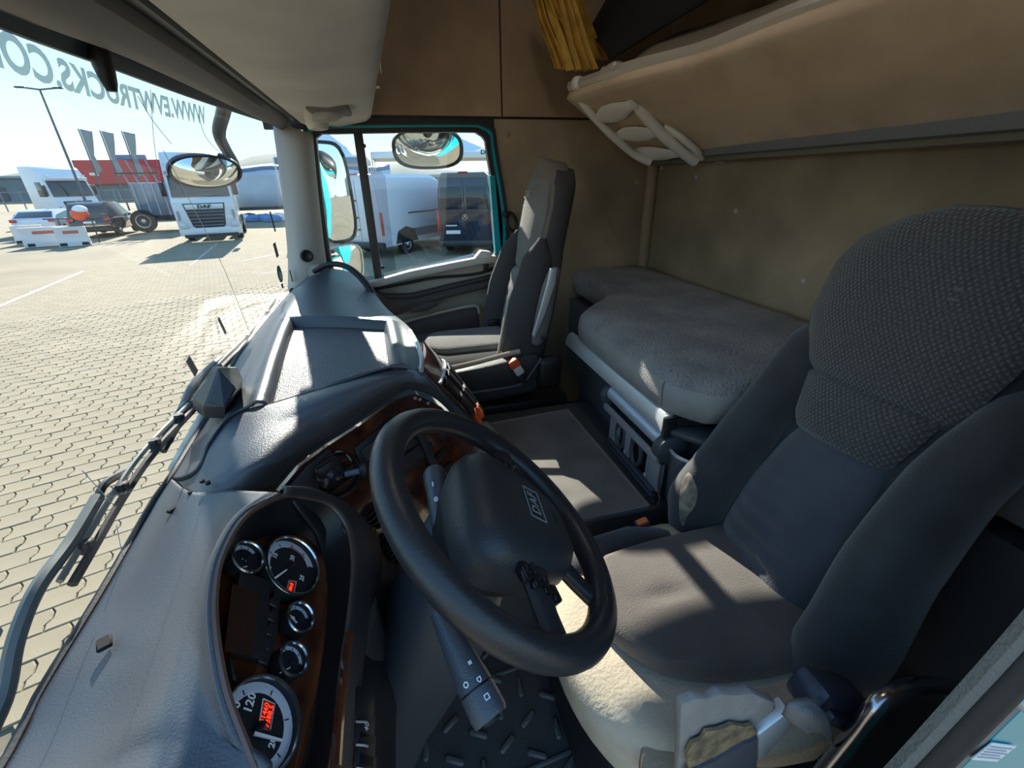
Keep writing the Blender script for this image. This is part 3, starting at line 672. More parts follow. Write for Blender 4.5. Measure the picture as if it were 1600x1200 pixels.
# sensor box at the windshield foot
sb = thing('sensor_box', 'faceted dark grey sensor box at the foot of the windshield', 'sensor', atz(340, 630, -.50))
sv = [aty(a, b, y) for a, b, y in ((300, 621, .99), (333, 572, 1.02), (341, 575, .96), (369, 608, .93), (352, 636, .90), (318, 635, .92), (371, 574, 1.02), (379, 592, .99))]
sv += [p+V((-.03, .05, -.05)) for p in (sv[0], sv[1], sv[6], sv[7], sv[4], sv[5])]
fb = MB().add(sv, [(0, 1, 2, 5), (2, 3, 4, 5), (1, 6, 7, 3, 2), (0, 8, 9, 1), (1, 9, 10, 6), (6, 10, 11, 7), (7, 11, 12, 4, 3), (4, 12, 13, 5), (5, 13, 8, 0), (8, 13, 12, 11, 10, 9)])
fb.build('housing', mat('sensor_grey', (.030, .031, .036), .5), sb, smooth=0)
MB().prism([sv[2].lerp(sv[3], .12).lerp(sv[5], .1), sv[2].lerp(sv[3], .9), sv[5].lerp(sv[4], .9), sv[5].lerp(sv[4], .15).lerp(sv[2], .1)], (.003, -.003, .002)).build('front_cover', mat('sensor_face', (.012, .012, .015), .35), sb, smooth=0)
# ================================================================== INSTRUMENT CLUSTER
ic = thing('instrument_cluster', 'oval wood-faced instrument cluster with round gauges and red displays', 'instruments', CP0)
inner = [p-CN*h*1.0+(CP0+CU*.02-p)*(.04+max(0, h-.036)*13) for p, h in zip(ring, spl([V((q[2], 0, 0)) for q in LRP], 90, True)) for h in (h.x,)]
MB().loft([ring+[], [p*.4+q*.6 for p, q in zip(ring, inner)], inner], True, False).build('binnacle_wall', M_black, ic)
MB().add(inner, [tuple(range(90))]).build('wood_plate', M_wood, ic, smooth=0)
MB().tube(ring+[ring[0]], .0035, 6).build('binnacle_rim', mat('rim_brown', (.12, .07, .05), .3), ic)
def gauge(hub, edge, crescent, marks, needle, lcd=None, red=None):
    c = cp(*hub, .004); R_ = (cp(*edge, .004)-c).length
    g = MB().lathe(c, CN, [(R_*1.07, -.006), (R_*1.07, .008), (R_*1.02, .013), (R_*.985, .010), (R_*.97, .0), (.001, .0)], 40).build('gauge', M_black, ic)
    MB().torus(c+CN*.010, CN, R_*1.0, .0022, 40, 6).build('gauge_bezel', M_chrome, g)
    MB().lathe(c+CN*.0005, CN, [(R_*.96, 0), (R_*.96, .001), (.001, .001)], 40).build('gauge_dial', M_dial, g)
    cr = MB(); a0, a1 = crescent; n = 30; outer = []; inn = []
    for k in range(n+1):
        a = math.radians(lerp(a0, a1, k/n)); e = CU*math.cos(a)+CV*math.sin(a)
        outer.append(c+e*R_*.96+CN*.002); inn.append(c+e*R_*.72+CN*.002)
    cr.grid([outer, inn]).build('scale_ring', M_dialr, g, smooth=0)
    tk = MB()
    for k in range(0, n+1, 5):
        a = math.radians(lerp(a0, a1, k/n)); e = CU*math.cos(a)+CV*math.sin(a); w = CN.cross(e)*.0007
        tk.add([c+e*R_*.74+w+CN*.0026, c+e*R_*.86+w+CN*.0026, c+e*R_*.86-w+CN*.0026, c+e*R_*.74-w+CN*.0026], [(0, 1, 2, 3)])
    tk.build('scale_ticks', M_dial, g, smooth=0)
    if marks:
        for s, q, sz in marks:
            mk = MB(); put_text(mk, s, cp(*q, .0065), CU, CV, sz, .0004); mk.build('scale_number', M_print, g, smooth=0)
    if red:
        rr = MB(); o2, i2 = [], []
        for k in range(11):
            a = math.radians(lerp(red[0], red[1], k/10)); e = CU*math.cos(a)+CV*math.sin(a); o2.append(c+e*R_*.75+CN*.003); i2.append(c+e*R_*.71+CN*.003)
        rr.grid([o2, i2]).build('red_band', M_redp, g, smooth=0)
    a, b = cp(*needle[0], .009), cp(*needle[1], .009); d = (b-a).normalized(); w = CN.cross(d)*R_*.035
    MB().prism([a+w, b+w*.6, b-w*.6, a-w], CN*.002).build('needle', M_print, g, smooth=0)
    MB().lathe(c, CN, [(R_*.09, .001), (R_*.09, .010), (R_*.05, .014), (.001, .014)], 16).build('needle_hub', M_black, g)
    if lcd:
        q4, txt, sz = lcd
        l = MB().prism([cp(*q, .0068) for q in q4], CN*.001).build('display', M_redbg, g, smooth=0)
        t = MB()
        for s, q in txt: put_text(t, s, cp(*q, .0084), CU, CV, sz, .0001)
        t.build('display_digits', M_red, l, smooth=0)
        fr = [cp(*q, .0075) for q in q4]; MB().tube(fr+[fr[0]], .001, 5).build('display_frame', M_silver, l)
    return g
gauge((398, 1140), (457, 1128), (-170, 150), (('120', (391, 1098), .013), ('100', (366, 1112), .013), ('0', (410, 1184), .013), ('20', (426, 1160), .010)), ((396, 1147), (440, 1158)),
      (((411, 1092), (429, 1100), (422, 1141), (404, 1136)), (('341460', (413, 1117)), ('7388.5', (421, 1119))), .0078))
gauge((451, 888), (489, 888), (-60, 150), (('15', (430, 868), .009), ('20', (457, 872), .009), ('25', (472, 903), .009), ('10', (420, 888), .009)), ((426, 906), (447, 891)),
      (((452, 907), (463, 909), (459, 928), (447, 924)), (('88:8', (455, 917)),), .007), red=(-35, 20))
gauge((380, 876), (402, 872), (-30, 170), (('1', (382, 875), .008),), ((373, 889), (385, 886)))
gauge((462, 970), (480, 965), (-60, 200), (('5', (458, 965), .008),), ((447, 957), (463, 974)))
gauge((450, 1036), (470, 1030), (-80, 160), (('2', (436, 1035), .008),), ((437, 1052), (452, 1044)))
# dark information screen in its frame
sc = MB().rprism([cp(a, b, .002) for a, b in ((366, 893), (416, 914), (408, 1040), (352, 1028))], CN*.010, .004).build('screen_frame', M_black, ic)
MB().prism([cp(a, b, .0125) for a, b in ((362, 912), (403, 928), (394, 1028), (350, 1018))], CN*.001).build('screen_glass', mat('dark_screen', (.030, .014, .010), .15), sc, smooth=0)
MB().rprism([cp(a, b, .002) for a, b in ((425, 922), (437, 922), (428, 1000), (414, 1046), (405, 1040))], CN*.006, .003).build('lamp_strip', M_black, ic)
for k in range(5): MB().rbox(cp(428-4.2*k, 942+22*k, .010), (.010, .012, .003), .001, 1, Matrix((CU, CV, CN)).transposed()).build('warning_lamp', M_dial, ic)
MB().rprism([cp(a, b, .002) for a, b in ((352, 1028), (360, 1040), (368, 1072), (358, 1066))], CN*.006, .002).build('small_recess', M_black, ic)
# ================================================================== STEERING WHEEL AND COLUMN
WC = V((.108, .515, -.483)); WN = V((.656, -.083, .75)).normalized(); WRt = (V((0, 1, 0))-WN*WN.y).normalized(); WUp = WN.cross(WRt)
WRm = Matrix((WRt, WUp, WN)).transposed()
sw = thing('steering_wheel', 'black leather steering wheel with padded hub in front of the driver seat', 'steering wheel', WC, WRm)
MB().torus((0, 0, 0), (0, 0, 1), .212, .0225, 72, 16).build('rim', M_leather, sw, False)
# hub pad
def rr_ring(hw, top, bot, z, n=48, e=3.2, tw=1.0):
    o = []
    for k in range(n):
        a = 2*PI*k/n; c, s = math.cos(a), math.sin(a); r = (abs(c)**e+abs(s)**e)**(-1/e)
        y = r*s; yy = (top if y > 0 else bot)*abs(y)*(1 if y > 0 else -1)
        taper = 1-(.30*(1-(yy+bot)/(top+bot)) if True else 0)*tw
        o.append(V((r*c*hw*taper, yy, z)))
    return o
MB().loft([rr_ring(.120, .085, .130, -.045), rr_ring(.128, .092, .138, -.015), rr_ring(.125, .088, .134, .010), rr_ring(.112, .076, .122, .030), rr_ring(.085, .055, .095, .040), rr_ring(.03, .02, .03, .044)]).build('hub_pad', M_pad, sw, False, smooth=70)
MB().loft([rr_ring(.095, .075, .095, -.085), rr_ring(.118, .085, .125, -.045)]).build('hub_back', M_black, sw, False)
MB().tube([(-.112, .0, .018), (-.06, -.062, .038), (0, -.082, .041), (.06, -.062, .038), (.112, .0, .018)], .0012, 5).build('pad_seam', M_void, sw, False)
for a, w, z in ((-14, .042, .0), (194, .042, .0), (-64, .030, -.004), (244, .030, -.004)):
    t = math.radians(a); d = V((math.cos(t), math.sin(t), 0)); s_ = V((-d.y, d.x, 0))
    prof = [(.085, 1.25, .010), (.12, 1.0, .006), (.16, .8, .0), (.195, .85, -.002), (.212, 1.0, -.002)]
    MB().loft([[d*r+s_*(math.cos(2*PI*k/12)*w*f*.62)+V((0, 0, h+z+math.sin(2*PI*k/12)*.013)) for k in range(12)] for r, f, h in prof]).build('spoke', M_leather, sw, False)
for s in (-1, 1):
    for k in range(4):
        c = V((s*(.118+.004*k), .004-.019*k, .016-.002*k)); b = MB().rbox(c, (.026, .015, .016), .004, 2, rotz(-s*.25)).build('wheel_button', mat('button_gloss', (.01, .01, .011), .18), sw, False)
em = MB()
put_text(em, 'DAF', (.004, -.030, .0455), (1, 0, 0), (0, 1, 0), .026, .0006)
for q in (((-.030, -.046), (.036, -.046)), ((-.030, -.014), (.036, -.014))): em.box(((q[0][0]+q[1][0])/2, q[0][1], .0452), (.066, .0016, .001))
for x in (-.030, .036): em.box((x, -.030, .0452), (.0016, .032, .001))
em.build('emblem', mat('emblem_grey', (.30, .31, .33), .5), sw, False, smooth=0)
MB().ell((.128, -.055, .012), (.020, .016, .012), n=10, k=6).build('melted_patch', mat('melted_rubber', (.02, .02, .022), .2, bump=1.5, scale=120), sw, False)
# column
clm = thing('steering_column', 'blue-black steering column shroud with two control stalks', 'column', WC-WN*.1)
def crect(c, u, v, hw, hh, n=28, e=3.5):
    return [V(c)+u*(hw*math.copysign(abs(math.cos(2*PI*k/n))**(2/e), math.cos(2*PI*k/n)))+v*(hh*math.copysign(abs(math.sin(2*PI*k/n))**(2/e), math.sin(2*PI*k/n))) for k in range(n)]
cl_ = [(WC-WN*.055, WRt, WUp, .060, .055), (WC-WN*.10, WRt, WUp, .085, .075), (V((.0, .53, -.66)), WRt, V((-.9, 0, .42)), .098, .085), (V((-.06, .545, -.80)), WRt, V((-.97, 0, .25)), .100, .085), (V((-.13, .56, -.97)), WRt, V((-1, 0, .1)), .095, .08), (V((-.20, .57, -1.20)), WRt, V((-1, 0, 0)), .085, .075)]
MB().loft([crect(*q) for q in cl_]).build('shroud', mat('column_plastic', (.040, .043, .052), .5, bump=.2, scale=350), clm, smooth=60)
kn = [[V((-.165, .36, -.66)), V((-.13, .44, -.62)), V((-.11, .52, -.60))], [V((-.15, .34, -.80)), V((-.12, .44, -.78)), V((-.10, .50, -.78))], [V((-.20, .36, -1.0)), V((-.17, .45, -1.0)), V((-.15, .52, -1.0))]]
MB().grid(surf(kn, 14, 14)).build('knee_cover', M_dash2, clm, solid=.006)
for q in ((588, 928), (587, 968)):
    p = atp(*q, V((-.12, .45, -.75)), V((1, -.25, .3)).normalized()); MB().torus(p, V((1, -.3, .3)), .008, .002, 14, 6).build('screw_hole', M_black, clm)
SP0 = WC-WN*.085
def sp_(px, py, h=0): return atp(px, py, SP0+WN*h, WN)
# left (near) stalk: thick, with ring and end button
a, b = sp_(702, 990), sp_(768, 1124); d = (b-a).normalized(); L_ = (b-a).length
s1 = MB().lathe(a, d, [(.012, -.03), (.015, 0), (.0185, L_*.35), (.021, L_*.6), (.0215, L_*.66)], 24).build('stalk', M_dash, clm)
MB().lathe(a, d, [(.021, L_*.66), (.019, L_*.665), (.019, L_*.675), (.0215, L_*.68)], 24).build('stalk_groove', M_black, s1)
MB().lathe(a, d, [(.0215, L_*.68), (.022, L_*.95), (.020, L_*1.0), (.016, L_*1.0), (.015, L_*.985), (.001, L_*.985)], 24).build('stalk_grip', M_dash, s1)
MB().lathe(a+d*L_*.985, d, [(.012, 0), (.012, .004), (.004, .006), (.001, .006)], 18).build('stalk_button', M_black, s1)
side = d.cross(V(_ray(740, 1060)).normalized()).normalized(); tov = -V(_ray(740, 1060)).normalized(); tov = (tov-d*tov.dot(d)).normalized()
stx = MB()
for t_s, f, o_ in (('\u25CB', .58, -.008), ('\u2261', .42, .006), ('\u25A1', .80, .006), ('\u2302', .62, .007)):
    e = (tov+side*o_/.02).normalized(); put_text(stx, t_s, a+d*L_*f+e*.0222, d.cross(e), d, .008, .0003)
stx.build('stalk_symbols', M_print, s1, smooth=0)
# right (far) stalk
a, b = sp_(690, 815, .01), sp_(679, 736, .02); d = (b-a).normalized(); L_ = (b-a).length
s2 = MB().lathe(a, d, [(.014, -.03), (.0175, 0), (.019, L_*.6), (.0195, L_*.66), (.0205, L_*.68), (.021, L_*.93), (.018, L_*.99), (.001, L_)], 24).build('stalk', M_dash, clm)
tov = -V(_ray(685, 780)).normalized(); tov = (tov-d*tov.dot(d)).normalized(); stx = MB()
side = d.cross(tov).normalized()
for t_s, f, o_ in (('0', .28, -.004), ('I', .58, -.006)):
    e = (tov+side*o_/.02).normalized(); put_text(stx, t_s, a+d*L_*f+e*.0206, d.cross(e), d, .013, .0006)
stx.build('stalk_symbols', M_print, s2, smooth=0)
# ================================================================== PHONE HOLDER on the console vent
ph = thing('phone_holder', 'black ball-and-arm phone holder clipped to the round vent', 'phone holder', pp(520, 748, .02))
MB().ell(pp(516, 742, .035), (.030, .030, .024), Matrix((PU, PV, PN)).transposed()).build('ball_mount', mat('holder_gloss', (.02, .022, .03), .2), ph)
MB().rbox(pp(513, 730, .045), (.05, .026, .022), .007, 2, Matrix((PU, PV, PN)).transposed()).build('clamp', M_black, ph)
a, b = pp(540, 741, .05), pp(566, 735, .075)
MB().cyl(a, b, .0065, .0065, 14).build('arm', mat('holder_blue', (.10, .13, .20), .35), ph)
MB().lathe(b, (b-a), [(.008, -.004), (.016, 0), (.018, .006), (.016, .014), (.002, .014)], 18).build('cup', M_black, ph)
# ================================================================== SEATS
def sring(P, w, f, b, n=28, e=2.6):
    """superellipse cross-section: half width w, front depth f, back depth b; P(y,k)"""
    o = []
    for j in range(n):
        a = 2*PI*j/n; c, s = math.cos(a), math.sin(a); r = (abs(c)**e+abs(s)**e)**(-1/e)
        o.append(P(r*c*w, r*s*(f if s > 0 else b)))
    return o
def interp(tab, s):
    if s <= tab[0][0]: return tab[0][1]
    for (a, x), (b, y) in zip(tab[:-1], tab[1:]):
        if s <= b:
            t = (s-a)/(b-a); t = t*t*(3-2*t)*.4+t*.6; return x+(y-x)*t
    return tab[-1][1]
def seatframe(J, tilt):
    t = math.radians(tilt); u = V((math.sin(t), 0, math.cos(t))); n = V((-math.cos(t), 0, math.sin(t)))
    return lambda y, s, k: V(J)+u*s+V((0, y, 0))+n*k
# ---------------- driver seat
S = seatframe((.64, .508, -.75), 19)
ds = thing('driver_seat', 'worn dark driver seat with torn cushion cover showing foam', 'seat', (.5, .5, -1.2))
shW = [(-.06, .17), (.0, .20), (.15, .205), (.35, .20), (.45, .185), (.54, .165), (.62, .160), (.68, .140), (.715, .10), (.738, .04)]
MB().loft([sring(lambda y, k: S(y, s, k-.03), interp(shW, s)*1.02, .025, .09) for s in [-.06+.798*i/40 for i in range(41)]]).build('backrest_shell', M_seat, ds, smooth=60)
def panel(wt, s0, s1, kf, nm, m_, par, n=40, ny=22, edge=.35, yo=0, Sf=None):
    rows = []
    Sf = Sf or S
    for i in range(n):
        s = lerp(s0, s1, i/(n-1)); w = interp(wt, s); r = []
        for j in range(ny):
            q = -1+2*j/(ny-1); roll = (abs(q)**4)*.022; er = .014*(max(0, 1-(s-s0)/.02)+max(0, 1-(s1-s)/.02))
            r.append(Sf(q*w+yo, s, kf(q, s)-roll-er))
        rows.append(r)
    return MB().grid(rows).build(nm, m_, par, smooth=60, solid=.012)
hdp = panel([(.315, .088), (.40, .108), (.47, .142), (.53, .158), (.62, .160), (.67, .142), (.705, .105), (.728, .055)], .315, .728,
      lambda q, s: .012+.016*(1-q*q)+.020*sstep(.42, .56, s)-.020*sstep(.64, .73, s)-.016*math.exp(-((s-.425)/.008)**2)-.005*math.exp(-((s-.555)/.007)**2), 'headrest_panel', M_seatw, ds)
em = MB(); put_text(em, 'DAF', S(-.02, .59, .0575), V((0, -1, 0)), S(0, 1, 0)-S(0, 0, 0), .055, .0); em.build('embossed_logo', mat('emboss_grey', (.12, .115, .12), .95), hdp, smooth=0)
panel([(-.04, .122), (.05, .125), (.15, .120), (.25, .105), (.325, .086)], -.04, .325, lambda q, s: .010+.018*(1-q*q)+.014*math.sin(PI*(s+.04)/.37)+.0035*math.sin(s*150+q*1.5)*(1-q*q)*sstep(.26, .1, s), 'lumbar_panel', M_seatl, ds, n=60, yo=-.012)
bolsters = []
for sd in (1, -1):
    rg = []
    for i in range(34):
        s = -.075+.60*i/33; t = i/33
        yc = sd*interp([(-.075, .182), (.05, .188), (.2, .168), (.35, .160), (.45, .168), (.525, .172)], s)-.012
        hw = interp([(-.075, .030), (-.05, .050), (.02, .062), (.2, .056), (.4, .050), (.48, .040), (.525, .012)], s)
        hk = interp([(-.075, .030), (-.05, .065), (.03, .085), (.15, .085), (.35, .066), (.47, .045), (.525, .015)], s)
        kc = interp([(-.075, .0), (.05, .018), (.25, .008), (.45, -.02), (.525, -.04)], s)
        rg.append([S(yc+hw*math.cos(a), s, kc+hk*math.sin(a)) for a in [2*PI*j/20 for j in range(20)]])
    bolsters.append(MB().loft(rg).build('side_bolster', M_seat, ds, smooth=70))
# worn pale patch on the far bolster, sunlight painted in (laid onto its surface)
from mathutils.bvhtree import BVHTree
def decal(px, target, nm, m_, par, lift=.002, n=14):
    last = .9
    me = target.data; bv = BVHTree.FromPolygons([q.co.copy() for q in me.vertices], [tuple(p.vertices) for p in me.polygons])
    cx, cy = sum(a for a, b in px)/len(px), sum(b for a, b in px)/len(px); ring_ = spl([V((a, b, 0)) for a, b in px], 28, True); rows = []
    for i in range(n):
        f = i/(n-1); r = []
        for q in ring_:
            d = _ray(lerp(cx, q.x, f), lerp(cy, q.y, f)).normalized(); h = bv.ray_cast(V((0, 0, 0)), d)
            if h[0]: last = h[3]
            r.append(d*(last-lift))
        rows.append(r)
    return MB().loft(rows, True, False).build(nm, m_, par, smooth=60)
decal(((1076, 738), (1084, 750), (1090, 770), (1085, 792), (1074, 806), (1068, 822), (1062, 810), (1061, 780), (1066, 752)), bolsters[0], 'worn_sunlit_patch', mat('worn_sunlit_cream', (.42, .34, .26), .95, col2=(.12, .09, .07), vscale=40), ds)
# cushion
def cush_outline(g=0, z=-.75):
    pts = [(.63+g, .67+g), (.42, .70+g), (.30-g*.5, .68+g), (.215-g, .60), (.195-g, .47), (.225-g, .34-g*.6), (.31, .275-g), (.46, .262-g), (.63+g, .268-g)]
    return spl([V((x, y, z)) for x, y in pts], 54, True)
MB().loft([cush_outline(-.03, -.96), cush_outline(-.01, -.90), cush_outline(.0, -.82), cush_outline(-.006, -.785), cush_outline(-.03, -.768), cush_outline(-.08, -.765)]).build('cushion_foam', M_foam, ds, smooth=60)
rows = []
for i in range(30):
    u = i/29; r = []
    for j in range(30):
        v = j/29
        x = lerp(.275+.10*(2*v-1)**2*(1-u)*.7, .665, u); y = lerp(.315+.05*(1-u)**3, .635-.02*(1-u)**3, v)
        e = min(u*1.5, v, 1-v)/.07; z = -.755+.030*sstep(0, 1, e)+.010*math.sin(PI*v)*math.sin(PI*u)-.006*math.exp(-((v-.5)/.05)**2)*math.exp(-((u-.35)/.12)**2)
        r.append(V((x, y, z)))
    rows.append(r)
MB().grid(rows).build('cushion_cover', M_cush, ds, smooth=60, solid=.02)
MB().loft([[V((x, yc+w*math.cos(a), zc+h*math.sin(a))) for a in [2*PI*j/18 for j in range(18)]] for x, yc, w, zc, h in ((.245, .62, .02, -.80, .02), (.275, .63, .045, -.80, .045), (.35, .645, .052, -.795, .058), (.45, .655, .052, -.795, .058), (.54, .655, .050, -.815, .050), (.63, .65, .03, -.83, .03))]).build('cushion_bolster', M_seat, ds, smooth=70)
cbol = bpy.data.objects['cushion_bolster']
# torn hole in the far bolster
decal(((940, 878), (958, 868), (972, 866), (985, 862), (980, 874), (968, 878), (960, 884), (947, 889)), cbol, 'torn_patch', mat('torn_lining', (.26, .22, .22), .95), ds)
# foam slab with painted-in shade under the near front cover, cover strip and tears
MB().rprism([atz(a, b, -.79) for a, b in ((1000, 1080), (1075, 1090), (1068, 1230), (1004, 1230))], (0, 0, -.05), .008).build('foam_slab', mat('foam_shaded', (.36, .28, .20), .95, bump=.3, scale=150), ds)
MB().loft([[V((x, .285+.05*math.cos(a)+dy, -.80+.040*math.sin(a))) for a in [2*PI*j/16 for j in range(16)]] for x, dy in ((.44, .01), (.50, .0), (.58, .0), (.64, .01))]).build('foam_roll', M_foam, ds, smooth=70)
tv = [aty(a, b, .225) for a, b in ((1066, 1096), (1090, 1086), (1112, 1087), (1130, 1079), (1158, 1081), (1180, 1077), (1200, 1088), (1215, 1092), (1213, 1100), (1224, 1108), (1206, 1116), (1203, 1124), (1190, 1128), (1192, 1142), (1184, 1160), (1188, 1180), (1180, 1210), (1160, 1240), (1060, 1240))]
MB().rprism([p+V((0, 0, -.008)) for p in tv], (0, .012, 0), .003).build('torn_cover', mat('torn_cover', (.27, .235, .21), .95, var=.15, vscale=20, bump=.4, scale=120), ds)
cf = [aty(a, b, .222) for a, b in ((1070, 1172), (1078, 1156), (1092, 1150), (1100, 1138), (1122, 1134), (1140, 1127), (1160, 1130), (1172, 1128), (1184, 1146), (1166, 1152), (1150, 1164), (1130, 1170), (1115, 1184), (1074, 1204))]
MB().prism(cf, (0, -.004, 0)).build('crumbled_foam', M_foamd, ds, smooth=0)
fl_ = [aty(a, b, .218) for a, b in ((1070, 1204), (1115, 1184), (1160, 1158), (1180, 1150), (1178, 1230), (1066, 1230))]
MB().prism(fl_, (0, -.004, 0)).build('cover_fold', mat('cover_fold', (.07, .075, .09), .5), ds, smooth=0)
MB().grid(surf([[aty(a, b, y) for a, b, y in r] for r in (((1225, 1110, .215), (1232, 1094, .21), (1262, 1088, .21)), ((1240, 1125, .205), (1258, 1112, .20), (1290, 1122, .20)), ((1258, 1140, .205), (1278, 1135, .20), (1298, 1160, .20)))], 12, 12)).build('loose_flap', mat('flap_grey', (.16, .15, .15), .9, bump=.4, scale=200), ds, solid=.006)
# seat base and brackets
MB().rbox((.44, .52, -1.08), (.40, .46, .26), .03, 3).build('seat_base', M_black, ds)
MB().rprism([aty(a, b, .215) for a, b in ((1185, 1150), (1235, 1112), (1245, 1128), (1200, 1180), (1185, 1190))], (0, .02, 0), .003).build('side_rail', M_silver, ds)
MB().rbox(aty(1292, 1085, .24), (.12, .05, .05), .014, 2, Matrix.Rotation(.6, 3, 'Y')).build('adjuster_bracket', mat('bracket_blue', (.04, .045, .07), .35), ds)
MB().rbox(aty(1300, 1115, .22), (.07, .03, .02), .006, 2, Matrix.Rotation(.7, 3, 'Y')).build('adjuster_lever', mat('bracket_blue', (.04, .045, .07), .35), ds)
# chrome grab tube beside the seat
gt = spl([aty(1270, 1230, .19), aty(1335, 1150, .19), aty(1380, 1095, .19), aty(1440, 1072, .20), aty(1500, 1075, .22)], 30)
tag(MB().tube(gt, .0115, 14).build('chrome_grab_tube', M_steel), 'bent chrome tube beside the driver seat base', 'tube')
cbl = MB().tube(spl([aty(a, b, .26) for a, b in ((1232, 1192), (1250, 1178), (1275, 1178), (1292, 1200), (1300, 1225))], 24), .003, 6).tube(spl([aty(a, b, .25) for a, b in ((1262, 1145), (1275, 1170), (1282, 1200))], 14), .0025, 6)
tag(cbl.build('green_cable', M_cable), 'thin green cable looped under the driver seat', 'cable')
# belt buckle of the driver seat, on its stalk
bk = thing('belt_buckle', 'seat belt buckle with orange button beside the driver cushion', 'buckle', atz(1030, 825, -.78))
a, b = aty(1046, 826, .72), aty(1068, 806, .72)
MB().rbox((a+b)/2, ((b-a).length+.03, .014, .026), .005, 2, Matrix.Rotation(-.75, 3, 'Y')).build('buckle_stalk', M_dash2, bk)
p = aty(1004, 820, .72)
MB().rbox(p, (.036, .024, .030), .006, 2, Matrix.Rotation(-.3, 3, 'Y')).build('buckle_body', mat('buckle_purple', (.10, .06, .10), .4), bk)
MB().rbox(p+V((-.004, -.002, .013)), (.028, .018, .010), .004, 2, Matrix.Rotation(-.3, 3, 'Y')).build('release_button', mat('button_orange', (.85, .22, .05), .4), bk)
# ---------------- passenger seat
P = seatframe((.405, 1.69, -.62), 12)
ps = thing('passenger_seat', 'grey and black passenger seat beside the door', 'seat', (.35, 1.69, -1.05))
pW = [(-.06, .19), (0, .215), (.2, .215), (.34, .195), (.42, .165), (.55, .155), (.62, .145), (.66, .115), (.69, .05)]
MB().loft([sring(lambda y, k: P(y, s, k-.05), interp(pW, s), .045, .075) for s in [-.06+.75*i/36 for i in range(37)]]).build('backrest_shell', M_pseatd, ps, smooth=60)
MB().loft([sring(lambda y, k: P(y, s, k-.045), w, .060, .050) for s, w in ((.38, .140), (.45, .150), (.55, .146), (.61, .134), (.65, .112), (.685, .078), (.702, .04), (.708, .01))]).build('headrest', mat('headrest_taupe', (.17, .145, .128), .95, bump=.5, scale=300), ps, smooth=60)
panel([(.30, .075), (.36, .10), (.42, .135), (.55, .138), (.61, .122), (.655, .085)], .30, .655, lambda q, s: .012+.012*(1-q*q), 'headrest_panel', M_pseat, ps, Sf=P)
em = MB(); put_text(em, 'DAF', P(.02, .575, .0275), V((0, -1, 0)), P(0, 1, 0)-P(0, 0, 0), .040, .0005); put_text(em, '______', P(.02, .545, .0275), V((0, -1, 0)), P(0, 1, 0)-P(0, 0, 0), .02); em.build('printed_logo', mat('logo_pale', (.42, .39, .36), .9), ps, smooth=0)
panel([(-.02, .13), (.1, .135), (.22, .125), (.31, .10)], -.02, .31, lambda q, s: .012+.020*(1-q*q)+.0015*math.sin(s*120)*(1-q*q), 'lumbar_panel', M_pseat, ps, n=60, Sf=P)
for sd in (1, -1):
    rg = []
    for i in range(26):
        s = -.06+.50*i/25
        yc = sd*interp([(-.06, .185), (.05, .190), (.25, .178), (.40, .160), (.44, .155)], s)
        hw = interp([(-.06, .025), (0, .05), (.2, .052), (.38, .040), (.44, .010)], s); hk = interp([(-.06, .03), (.02, .085), (.2, .085), (.36, .06), (.44, .012)], s)
        rg.append([P(yc+hw*math.cos(a), s, -.005+hk*math.sin(a)) for a in [2*PI*j/18 for j in range(18)]])
    MB().loft(rg).build('side_bolster', M_pseatd, ps, smooth=70)
# pale piping on the near bolster
MB().tube([P(-.165, s, .080-.10*sstep(.2, .36, s)) for s in [-.03+.28*i/20 for i in range(21)]], .006, 6).build('bolster_piping', mat('piping_cream', (.48, .42, .33), .8), ps)
# cushion
rg = []
for x, w, top, bot in ((-.10, .13, -.66, -.72), (-.08, .19, -.63, -.76), (.0, .235, -.605, -.80), (.15, .245, -.60, -.81), (.32, .245, -.60, -.80), (.45, .235, -.61, -.79), (.50, .21, -.64, -.76)):
    rg.append(sring(lambda y, k: V((x, 1.69+y, (top+bot)/2+k)), w, (top-bot)/2, (top-bot)/2, e=4))
MB().loft(rg).build('cushion', M_pseatd, ps, smooth=60)
rows = []
for i in range(20):
    u = i/19; x = lerp(.06, .40, u); w = .125*math.sqrt(max(.02, 1-(1-min(1, u/.25))**2)); rows.append([V((x, 1.69+w*(-1+2*j/15), -.598+.010*(1-(-1+2*j/15)**2)-(.008 if i in (0, 19) or j in (0, 15) else 0))) for j in range(16)])
MB().grid(rows).build('cushion_insert', M_pseat, ps, smooth=60, solid=.01)
MB().tube(spl([aty(690, 578, 1.44), aty(740, 567, 1.44), aty(790, 554, 1.44), aty(812, 549, 1.44)], 16), .010, 8).build('cushion_piping', mat('piping_cream', (.48, .42, .33), .8), ps)
MB().rprism([aty(a, b, 1.44) for a, b in ((696, 585), (760, 573), (812, 560), (838, 552), (850, 562), (842, 590), (815, 603), (740, 618), (712, 622))], (0, .44, 0), .012).build('seat_skirt', M_dash2, ps)
MB().tube(spl([aty(a, b, 1.435) for a, b in ((735, 614), (790, 606), (818, 598), (832, 580), (846, 560))], 20), .006, 8).build('skirt_edge', M_dash, ps)
MB().rbox((.30, 1.70, -.98), (.62, .44, .34), .02, 2).build('seat_pedestal', M_black, ps)
MB().rbox(aty(857, 580, 1.45), (.10, .05, .13), .03, 3).build('recliner_cover', M_black, ps)
